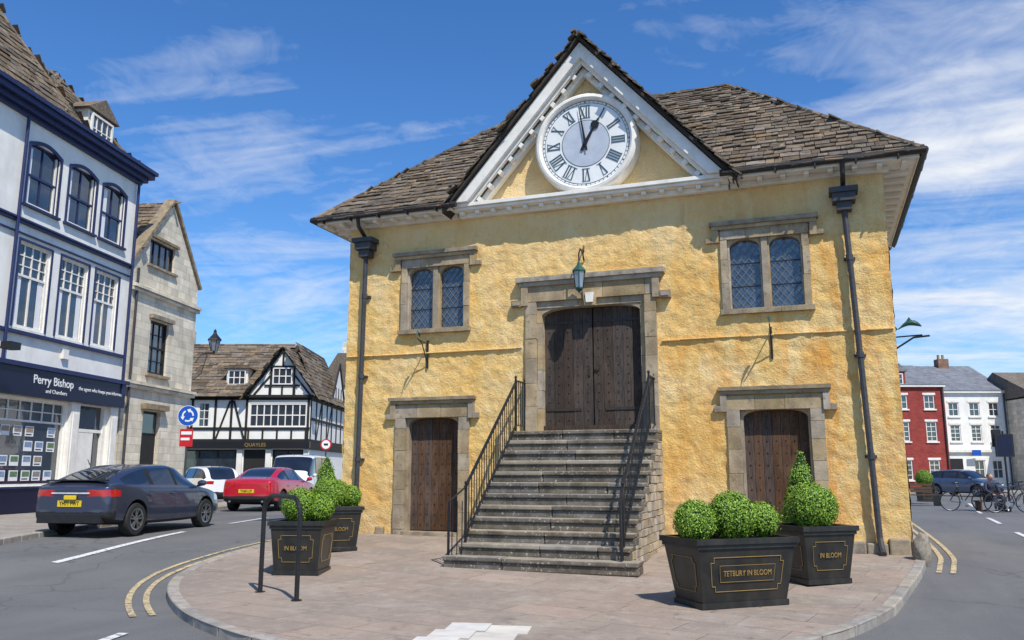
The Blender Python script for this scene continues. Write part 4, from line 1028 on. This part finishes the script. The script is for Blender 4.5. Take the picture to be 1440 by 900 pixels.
lg=grp('street_lamp',(AX,AY,0),TH);mb=MB();lx=10.35
mb.path([(lx,.0,5.7),(lx+.25,-.15,6.1),(lx+.75,-.4,6.2)],.025,BLACKI,6);mb.path([(lx,0,5.0),(lx+.3,-.16,5.3),(lx+.5,-.28,6.1)],.02,BLACKI,6)
o=Vector((lx+.78,-.42,6.25))
mb.tube(o+Vector((0,0,-.1)),o+Vector((0,0,.05)),.04,BLACKI,8)
mb.lathe([(.12,.05),(.24,.5)],o,(0,0,1),BGLASS,6);mb.lathe([(.3,.5),(.27,.56),(.1,.75),(.06,.85),(.07,.9),(0,1.0)],o,(0,0,1),BLACKI,6)
zx=Vector((0,0,1)).orthogonal().normalized()
for i in range(6):
    a=2*math.pi*i/6;yv=Vector((0,0,1)).cross(zx);d=zx*math.cos(a)+yv*math.sin(a);mb.tube(o+d*.125+Vector((0,0,.05)),o+d*.245+Vector((0,0,.5)),.014,BLACKI,5)
mb.build('lantern_and_bracket',lg)

# ---------------------------------------------------------------- far buildings (town grid is turned 19.87 deg)
TC=Vector((4.1927,-16.2584));TY=rad(19.87)
def T(lat,d): return (TC.x+lat*math.cos(TY)-d*math.sin(TY),TC.y+lat*math.sin(TY)+d*math.cos(TY))
px,py=T(0,47)
ht=grp('timber_framed_building',(px,py,0),TY)
mb=MB();xl_,xr_=-21.0,-11.3
mb.wall(xl_,xr_,-.2,5.45,0,[(-14.7,-11.5,3.75,5.05),(-17.55,-16.95,3.75,5.1),(-19.2,-18.2,3.75,5.1),(-20.5,-15.3,.6,2.5),(-14.9,-13.7,.1,2.5),(-13.3,-11.6,.6,2.5)],.12,CREAM)
mb.box(xr_-.01,xr_,.01,10,-.2,5.45,CREAM)
mb.prism([(-14.85,5.4),(-10.95,5.4),(-12.9,8.05)],-.12,.1,CREAM)
mb.prism([(-20.9,5.4),(-17.9,5.4),(-19.4,7.4)],-.12,.1,CREAM)
mb.add([(xr_+.02,5.2,5.4),(xr_+.02,9.4,5.4),(xr_+.02,7.3,8.1)],[(0,1,2)],CREAM)
mb.build('walls',ht)
mb=MB()
mb.win(-14.7,-11.5,3.75,5.05,.08,8,2,WHITEW,GLASS,.07,.06);mb.win(-17.55,-16.95,3.75,5.1,.08,2,3,WHITEW,GLASS,.05,.04);mb.win(-19.2,-18.2,3.75,5.1,.08,2,3,WHITEW,GLASS,.05,.04)
mb.win(-13.45,-12.35,6.1,7.05,-.16,3,2,WHITEW,GLASS,.06,.05)
mb.win(-20.5,-15.3,.6,2.5,.08,5,1,TIMBER,GLASS,.08,.07);mb.win(-13.3,-11.6,.6,2.5,.08,2,1,TIMBER,GLASS,.08,.07);mb.box(-14.9,-13.7,.07,.1,.1,2.5,TIMBER)
mb.build('windows',ht)
mb=MB()
def tb(xa,za,xb,zb,y=-.03,w=.12): mb.beam((xa,y,za),(xb,y,zb),w,.05,TIMBER)
for z in (3.0,3.65,5.32): tb(xl_,z,xr_,z,-.03,.15)
for x in (-20.9,-20.0,-17.9,-16.6,-15.7,-14.85,-11.4): tb(x,3.0,x,5.4)
tb(-16.5,3.1,-15.8,5.2,-.025,.1);tb(-15.6,5.2,-14.95,3.1,-.024,.1);tb(-20.8,5.1,-20.1,3.1,-.025,.1)
for i in range(5): x=-14.7+3.2*i/4;tb(x,3.05,x,3.65,-.028,.09)
for i in range(3): x=-13.6+i*.7;tb(x,5.45,x,6.05,-.15,.09)
tb(-14.8,5.45,-11.0,5.45,-.16,.15);tb(-13.9,6.05,-11.9,6.05,-.158,.1);tb(-13.5,7.12,-12.3,7.12,-.158,.1);tb(-12.9,7.1,-12.9,7.9,-.15,.1)
tb(-14.5,5.5,-13.6,6.6,-.15,.1);tb(-11.3,5.5,-12.2,6.6,-.15,.1)
for x in (-13.55,-12.25): tb(x,5.5,x,7.1,-.15,.1)
for a,b,c_ in ((-14.95,-12.9,-10.85),):
    mb.beam((a,-.2,5.35),(b,-.2,8.15),.16,.1,TIMBER);mb.beam((c_,-.2,5.35),(b+.01,-.2,8.15),.16,.1,TIMBER)
mb.beam((-21,-.2,5.35),(-19.4,-.2,7.5),.16,.1,TIMBER);mb.beam((-17.8,-.2,5.35),(-19.39,-.2,7.5),.16,.1,TIMBER)
for y in [.1,1.4,2.8,4.2,5.6,7.0,8.4,9.9]: mb.box(xr_,xr_+.05,y-.07,y+.07,3.0,5.4,TIMBER)
for z in (3.0,4.2,5.3): mb.box(xr_,xr_+.055,0,10,z-.07,z+.07,TIMBER)
for y in (1.5,4.3): mb.beam((xr_+.03,y,3.0),(xr_+.03,y+1.2,5.3),.12,.04,TIMBER,(1,0,0))
mb.beam((xr_+.06,5.1,5.4),(xr_+.06,7.3,8.2),.18,.08,TIMBER,(1,0,0));mb.beam((xr_+.06,9.5,5.4),(xr_+.06,7.3,8.2),.18,.08,TIMBER,(1,0,0))
for y in (6.5,7.3,8.1): mb.box(xr_+.025,xr_+.055,y-.06,y+.06,5.4,6.6,TIMBER)
mb.box(xl_,xr_+.1,-.3,-.02,2.55,2.93,BLACKI);mb.box(xr_+.012,xr_+.1,0,10,2.5,2.9,TIMBER)
for x in (-20.9,-15.1,-13.5,-11.4): mb.box(x-.15,x+.15,-.12,0,0,2.5,WHITEW)
mb.build('timber_frame',ht)
text(ht,'shop_lettering','QUAYLES',(-14.2,-.31,2.74),.28,GOLD)
mb=MB();rt=MB()
v=Vector((0,4.3,3.6)).normalized()
tiles(rt,(xl_,-.35,5.4),(1,0,0),v,9.9,5.6,lambda u,q:(u<9.9-q*.45) and not (abs(xl_+u+12.9)<1.95-(q*v.z)*.72) ,TILE,.5,.34,.26)
mb.poly([(xl_,-.35,5.35),(-14.8,-.35,5.35),(-12.9,3.0,8.1),(-12.9,3.95,8.95),(xl_,3.95,8.95)],TILEBASE)
mb.poly([(-11.0,-.3,5.35),(-12.9,3.0,8.1),(-12.9,3.95,8.95)],TILEBASE)
tiles(rt,(xr_+.25,-.35,5.4),(0,1,0),Vector((-1.9,0,3.5)).normalized(),10,4.0,lambda u,q:u>q*.8,TILE,.5,.34,.26)
mb.poly([(xr_+.2,-.3,5.35),(xr_+.2,10,5.35),(-12.9,10,8.95),(-12.9,3.95,8.95)],TILEBASE)
mb.poly([(xl_,3.95,8.95),(-12.9,3.95,8.95),(-12.9,10,8.95),(xl_,10,8.9)],TILEBASE)
for sd in (-1,1):
    O=Vector((-12.9+sd*2.15,-.3 if sd>0 else 3.4,5.25));vv=Vector((-sd*2.15,0,2.95)).normalized()
    tiles(rt,O,(0,sd,0),vv,3.7,3.65,lambda u,q,sd=sd:((u if sd>0 else 3.7-u)<.3+q*1.0),TILE,.45,.32,.26)
    mb.poly([(-12.9+sd*2.1,-.3,5.25),(-12.9,-.3,8.12),(-12.9,3.2,8.12)],TILEBASE)
mb.build('roof_deck',ht);rt.build('roof_tiles',ht)
mb=MB();mb.box(-16.3,-15.1,.6,2.2,6.0,7.1,WHITEW);mb.win(-16.2,-15.2,6.15,7.0,.56,3,2,WHITEW,GLASS,.06,.05);mb.prism([(-16.5,7.1),(-14.9,7.1),(-15.0,7.25),(-16.4,7.25)],.4,3,TILE);mb.build('dormer',ht)
mb=MB();mb.box(-20.6,-19.8,4,4.8,7.5,9.9,ASHLAR);mb.build('chimney',ht)

px,py=T(0,62);sb_=grp('stone_house',(px,py,0),TY);mb=MB()
mb.box(-14.2,-4,0,8,-.2,7.6,ASHLAR);mb.prism([(-14.4,7.6),(-3.8,7.6),(-5,10),(-13,10)],-.2,8,TILE);mb.box(-12.9,-11.9,1,2,8,11,ASHLAR)
mb.win(-13.4,-12.6,3.6,5.2,-.02,2,4,WHITEW,GLASS);mb.win(-11.4,-10.6,3.6,5.2,-.02,2,4,WHITEW,GLASS)
mb.build('walls_and_roof',sb_)

def row_house(name,lat0,lat1,d,h,wm,wins,rh,roofm=SLATE,dep=9,extras=None,rot=0):
    px,py=T(lat0,d);g=grp(name,(px,py,-.1),TY+rot);W=lat1-lat0;mb=MB()
    hl=[w[:4] for w in wins];mb.wall(0,W,0,h,0,hl,.12,wm)
    mb.box(-.0,.01,.01,dep,0,h,wm);mb.box(W-.01,W,.01,dep,0,h,wm);mb.build('walls',g)
    mb=MB()
    for w in wins:
        mb.win(w[0],w[1],w[2],w[3],.1,w[4],w[5],WHITEW,GLASS,.07,.04);mb.box(w[0]-.08,w[1]+.08,-.08,.0,w[2]-.1,w[2]-.003,WHITEW);mb.box(w[0]-.08,w[1]+.08,-.03,.0,w[3]+.003,w[3]+.16,WHITEW)
    mb.box(-.05,W+.05,-.2,0,h-.02,h+.16,WHITEW);mb.build('windows',g)
    mb=MB();mb.add([(-.1,-.25,h+.15),(W+.1,-.25,h+.15),(W+.1,dep/2,h+rh),(-.1,dep/2,h+rh),(W+.1,dep,h),(-.1,dep,h)],[(0,1,2,3),(3,2,4,5),(0,3,5),(1,4,2)],roofm)
    mb.build('roof',g)
    if extras: 
        mb=MB();extras(mb,W,h);mb.build('chimneys_and_details',g)
    return g
def w3(xs_,rows): return [(x-.38,x+.38,a,b,2,nr) for x in xs_ for a,b,nr in rows]
CHIM=mat('chimney_brick',(.30,.17,.11),(.2,.11,.08),3,.9,.3,30,.01,brick=(.22,.075,.006,(.8,.8,.8),0,'xz'))
def ex1(mb,W,h):
    mb.box(.2,1.3,-.05,2,h-.1,h+1.1,BRICKR);mb.prism([(.0,h+1.1),(1.5,h+1.1),(.75,h+1.8)],-.15,3,SLATE);mb.win(.4,1.1,h+.15,h+.95,-.08,2,2,WHITEW,GLASS)
    mb.tube((W-.15,-.1,0),(W-.15,-.1,h),.05,PIPE,8)
def ex2(mb,W,h):
    mb.box(W*.45,W*.45+.8,4,4.7,h+1,h+3.0,CHIM)
    for i in range(2): mb.tube((W*.45+.2+.35*i,4.35,h+3.0),(W*.45+.2+.35*i,4.35,h+3.35),.1,STONE,8)
    mb.box(W*.35,W*.35+.6,-.5,-.42,2.5,2.9,BLUE);mb.tube((W-.15,-.1,0),(W-.15,-.1,h),.06,PIPE,8)
    mb.box(.2,1.1,-.06,-.0,0,2.3,DARK);mb.box(.1,W-.1,-.18,0,2.75,2.95,WHITEW)
row_house('red_brick_house',27.0,31.0,60,7.4,BRICKR,w3([.95,2.9],[(.8,2.2,4),(3.5,4.9,4),(5.8,6.8,2)]),2.1,extras=ex1)
row_house('rendered_terraced_house',31.0,35.6,60.4,7.0,WHITER,w3([.8,2.3,3.7],[(3.5,4.7,4),(5.3,6.3,2)])+w3([2.3,3.6],[(.9,2.2,2)]),2.5,extras=ex2)
row_house('stone_terraced_house',35.6,42,57,6.4,ASHLAR,w3([1,3,5],[(.8,2.2,3),(3.6,5.0,3)]),2.2,TILE,extras=ex2)
row_house('rendered_terraced_house',20.0,27.0,60.6,6.9,WHITER,w3([1,3,5],[(.8,2.2,3),(3.6,5.0,3)]),2.4,extras=ex2)
row_house('stone_terraced_house',42.2,54,50,7.0,ASHLAR,w3([1,3,5,7,9],[(.8,2.2,3),(3.6,5.0,3)]),2.4,TILE,extras=ex2,rot=rad(-25))
mb=MB();p=[T(16,56),T(56,50),T(56,62),T(16,62)];mb.poly([(a,b,.03) for a,b in p],PAVE2)
mb.add([(p[0][0],p[0][1],.029),(p[1][0],p[1][1],.029),(p[1][0],p[1][1],-.2),(p[0][0],p[0][1],-.2)],[(0,1,2,3)],KERB);mb.build('far_pavement')

# ---------------------------------------------------------------- signs and small things
def post_sign(name,lat,d,z,kind):
    x,y=T(lat,d);g=grp(name,(x,y,LP(x,y) if x<-9 else Rd(x,y)),TY);mb=MB()
    mb.tube((0,0,0),(0,0,z+.35),.035,BLACKI if kind=='board' else PIPE,10)
    if kind=='round':
        mb.tube((0,-.05,z),(0,-.045,z),.33,WHT,32);mb.tube((0,-.053,z),(0,-.05,z),.315,BLUE,32)
        for i in range(3):
            a0=2*math.pi*i/3;P=[(.17*math.cos(a0+t),-.056,z+.17*math.sin(a0+t)) for t in (0,.4,.8,1.2)]
            for p,q in zip(P[:-1],P[1:]): mb.beam(p,q,.05,.006,WHT)
            e=P[-1];a=a0+1.2;tv=Vector((-math.sin(a),0,math.cos(a)));rv=Vector((math.cos(a),0,math.sin(a)));e=Vector(e)
            mb.poly([e+rv*.07,e+tv*.11,e-rv*.07][::-1],WHT)
        mb.box(-.22,.2,-.05,-.04,z-.98,z-.42,SRED);mb.box(-.18,.16,-.056,-.05,z-.60,z-.5,WHT);mb.box(-.18,.10,-.056,-.05,z-.78,z-.70,WHT)
    if kind=='limit':
        mb.tube((0,-.05,z),(0,-.045,z),.26,SRED,32);mb.tube((0,-.053,z),(0,-.05,z),.2,WHT,32)
        mb.box(-.1,.1,-.056,-.052,z-.05,z+.05,BLK)
    if kind=='board':
        mb.box(-.32,.32,-.07,.0,z-.55,z+.25,DARK);mb.box(-.26,.26,-.075,-.07,z-.5,z+.2,NAVYS);mb.box(-.3,.0,.1,.2,z-.2,z+.4,DARK)
    mb.build('post_and_plate',g)
post_sign('traffic_sign',-10.4,27,2.95,'round');post_sign('traffic_sign',-8.8,40,2.45,'limit')
post_sign('information_sign',17.4,29.9,2.45,'board')
bx,by=8.0,22.5
g=grp('park_bench',(bx,by,Rd(bx,by)),TY);mb=MB()
for i in range(3): mb.box(-.8,.8,-.2+i*.15,-.08+i*.15,.43,.46,WOODB)
for i in range(3): mb.box(-.8,.8,.26,.29,.55+i*.13,.64+i*.13,WOODB)
for x in (-.75,.75): mb.box(x-.03,x+.03,-.2,.3,0,.43,BLACKI);mb.box(x-.03,x+.03,.24,.3,.43,.95,BLACKI);mb.box(x-.03,x+.03,-.2,.24,.62,.66,BLACKI)
mb.build('frame',g)
planter(8.5,25,rad(20),.5,.5,.65,.65,.55,'',[(0,0,.45,.36)])
def bicycle(x,y,rz,m):
    g=grp('bicycle',(x,y,Rd(x,y)),rz);mb=MB()
    for wx in (-.52,.52):
        mb.lathe([(.325,-.018),(.345,0),(.325,.018),(.31,0),(.325,-.018)],(wx,0,.345),(0,1,0),TYRE,36)
        mb.lathe([(.312,-.01),(.312,.01),(.30,0),(.312,-.01)],(wx,0,.345),(0,1,0),ALLOY,36)
        mb.tube((wx,-.04,.345),(wx,.04,.345),.02,ALLOY,8)
        for i in range(16): a=2*math.pi*i/16;mb.tube((wx,0,.345),(wx+.31*math.cos(a),0,.345+.31*math.sin(a)),.0025,ALLOY,4)
    bb=(-.08,0,.30);hd=(.36,0,.88);se=(-.24,0,.84)
    for a,b in ((bb,hd),(bb,se),(se,(.34,0,.93)),(bb,(-.52,0,.345)),(se,(-.52,0,.345))): mb.tube(a,b,.017,m,8)
    mb.path([(.52,0,.345),(.44,0,.62),(.36,0,.88),(.33,0,1.02)],.016,m,8)
    mb.path([(.30,-.28,1.02),(.38,-.2,1.04),(.34,0,1.03),(.38,.2,1.04),(.30,.28,1.02)],.013,BLACKI,6)
    mb.tube(se,(-.28,0,.97),.014,ALLOY,8);mb.ball((-.28,0,.99),.07,BLACKI,10,6,(1.9,.9,.45))
    mb.tube((-.08,-.03,.30),(-.08,.03,.30),.09,ALLOY,16);mb.tube((-.08,.05,.3),(.03,.05,.18),.01,ALLOY,6);mb.box(0,.09,.05,.13,.16,.19,BLACKI)
    mb.build('frame_and_wheels',g)
bicycle(10.25,16.9,rad(15),SHIRT);bicycle(10.75,18.2,rad(28),BLACKI);bicycle(9.05,17.9,rad(8),BLACKI)
px,py=9.85,18.0
g=grp('seated_person',(px,py,Rd(px,py)),rad(25))
def skinned(name,joints,edges,m,parent,lv=2):
    me=bpy.data.meshes.new(name);me.from_pydata([j[0] for j in joints],edges,[]);me.materials.append(m)
    o=bpy.data.objects.new(name,me);COL.objects.link(o);o.parent=parent
    md=o.modifiers.new('skin','SKIN');md.use_smooth_shade=True
    for i,j in enumerate(joints):
        r=j[1];me.skin_vertices[0].data[i].radius=(r,r) if not isinstance(r,tuple) else r
    me.skin_vertices[0].data[0].use_root=True
    sbm=o.modifiers.new('sub','SUBSURF');sbm.levels=lv;sbm.render_levels=lv;return o
J=[((0,.05,.52),(.16,.13)),((0,.04,.68),(.15,.12)),((0,-.02,.86),(.17,.12)),((0,-.05,.98),(.13,.10)),((0,-.06,1.05),.055),
   ((-.19,-.06,.96),.065),((-.24,-.14,.74),.05),((-.16,-.36,.62),.04),((.19,-.06,.96),.065),((.25,-.14,.74),.05),((.14,-.36,.64),.04)]
skinned('shirt',J,[(0,1),(1,2),(2,3),(3,4),(3,5),(5,6),(6,7),(3,8),(8,9),(9,10)],SHIRT,g)
J=[((0,.05,.50),(.17,.13)),((-.1,-.02,.49),.10),((-.14,-.42,.50),.075),((-.14,-.46,.28),.058),((-.14,-.44,.09),.045),((.1,-.02,.49),.10),((.16,-.42,.52),.075),((.17,-.5,.28),.058),((.17,-.5,.09),.045)]
skinned('trousers',J,[(0,1),(1,2),(2,3),(3,4),(0,5),(5,6),(6,7),(7,8)],TROU,g)
mb=MB();mb.ball((0,-.09,1.19),.105,SKIN,16,12,(.82,.98,1.15));mb.ball((0,-.06,1.235),.112,HAIR,14,10,(.88,.95,.85));mb.tube((0,-.06,1.0),(0,-.075,1.12),.05,SKIN,10)
mb.ball((0,-.2,1.18),.018,SKIN,8,6,(.8,1,1.4))
for sx in (-1,1):
    mb.ball((sx*.035,-.185,1.2),.011,BLK,6,5);mb.ball((sx*.088,-.08,1.18),.022,SKIN,8,6,(.5,.9,1.3))
    hx=-.15 if sx<0 else .13;mb.ball((hx,-.4,.6),.04,SKIN,10,8,(.8,1.1,.5))
    for f in range(4): mb.tube((hx-.024+f*.016,-.43,.6),(hx-.024+f*.016,-.49+abs(f-1.5)*.008,.575),.008,SKIN,6)
    mb.tube((hx-sx*.03,-.4,.6),(hx-sx*.06,-.44,.59),.009,SKIN,6)
    mb.ball((sx*.155,-.52 if sx<0 else -.56,.045),.05,BLK,10,8,(.85,2.0,.8))
mb.box(-.03,.03,-.19,-.186,1.135,1.143,SRED);mb.build('head_hands_shoes',g,smooth=True)
sbm=MB();sbm.box(-.5,.5,-.12,.25,.33,.38,WOODB);sbm.box(-.45,-.4,-.1,.22,0,.33,WOODB);sbm.box(.4,.45,-.1,.22,0,.33,WOODB)
sg=grp('street_bench',(px,py,Rd(px,py)),rad(25));sbm.build('seat_and_legs',sg)

# ---------------------------------------------------------------- light, sky, camera
az=rad(134);el=rad(53)
Sd=Vector((math.sin(az)*math.cos(el),math.cos(az)*math.cos(el),math.sin(el)))
sl=bpy.data.lights.new('sun','SUN');sl.energy=5.0;sl.angle=rad(.5);sl.color=(1,.95,.86)
so=bpy.data.objects.new('sun',sl);COL.objects.link(so);so.rotation_euler=Sd.to_track_quat('Z','Y').to_euler()
w=bpy.data.worlds.new('World');S.world=w;w.use_nodes=True;nt=w.node_tree;bg=nt.nodes['Background']
sky=nt.nodes.new('ShaderNodeTexSky');sky.sky_type='NISHITA';sky.sun_disc=False;sky.sun_elevation=el;sky.sun_rotation=az
sky.air_density=1.0;sky.dust_density=.3;sky.ozone_density=1.6;sky.altitude=100
tc=nt.nodes.new('ShaderNodeTexCoord');v=tc.outputs['Generated']
sp=nt.nodes.new('ShaderNodeSeparateXYZ');nt.links.new(v,sp.inputs[0])
zz=_math(nt,'ADD',_math(nt,'MAXIMUM',sp.outputs[2],0.0),.12)
cb=nt.nodes.new('ShaderNodeCombineXYZ');nt.links.new(_math(nt,'DIVIDE',sp.outputs[0],zz),cb.inputs[0]);nt.links.new(_math(nt,'DIVIDE',sp.outputs[1],zz),cb.inputs[1])
pl=_map(nt,cb.outputs[0],(.55,1.3,1),(0,0,rad(-28)))
n1=_noise(nt,pl,1.3,4,.64,.9);n2=_noise(nt,_map(nt,cb.outputs[0],(.5,.8,1),(0,0,rad(-20)),(4,2,0)),.7,3,.55,.3)
n4=_noise(nt,cb.outputs[0],6.5,4,.7,.6)
def lobe(azd,eld,c0,c1):
    a,e=rad(azd),rad(eld);d=Vector((math.sin(a)*math.cos(e),math.cos(a)*math.cos(e),math.sin(e)))
    n=nt.nodes.new('ShaderNodeVectorMath');n.operation='DOT_PRODUCT';nt.links.new(v,n.inputs[0]);n.inputs[1].default_value=d
    return _ramp(nt,n.outputs['Value'],[(math.cos(rad(c1)),0),(math.cos(rad(c0)),1)])
m=_math(nt,'ADD',_math(nt,'MULTIPLY',lobe(11,14,3,16),.17),_math(nt,'MULTIPLY',lobe(-36,12,2,12),.11))
m=_math(nt,'ADD',m,_math(nt,'MULTIPLY',lobe(-41,24,1,7),.05))
tot=_math(nt,'ADD',_math(nt,'MULTIPLY',n1,.68),_math(nt,'MULTIPLY',n2,.14));tot=_math(nt,'ADD',_math(nt,'ADD',tot,_math(nt,'MULTIPLY',n4,.20)),m)
fac=_ramp(nt,tot,[(.545,0),(.64,.30),(.80,.95)])
hs=nt.nodes.new('ShaderNodeHueSaturation');nt.links.new(sky.outputs[0],hs.inputs['Color']);hs.inputs['Saturation'].default_value=1.22
skc=_mix(nt,1,hs.outputs[0],(.76,1.0,1.26),'MULTIPLY')
col=_mix(nt,fac,skc,(6.7,6.9,7.2))
nt.links.new(col,bg.inputs['Color']);bg.inputs['Strength'].default_value=.135
cd=bpy.data.cameras.new('camera');cd.sensor_width=36;cd.lens=29.39;cd.clip_end=3000;cd.clip_start=.1
co=bpy.data.objects.new('camera',cd);COL.objects.link(co);co.location=(4.1927,-16.2584,1.28);co.rotation_euler=(math.pi/2+.1796,0,.3468)
S.camera=co
S.view_settings.view_transform='Standard';S.view_settings.look='None';S.view_settings.exposure=0
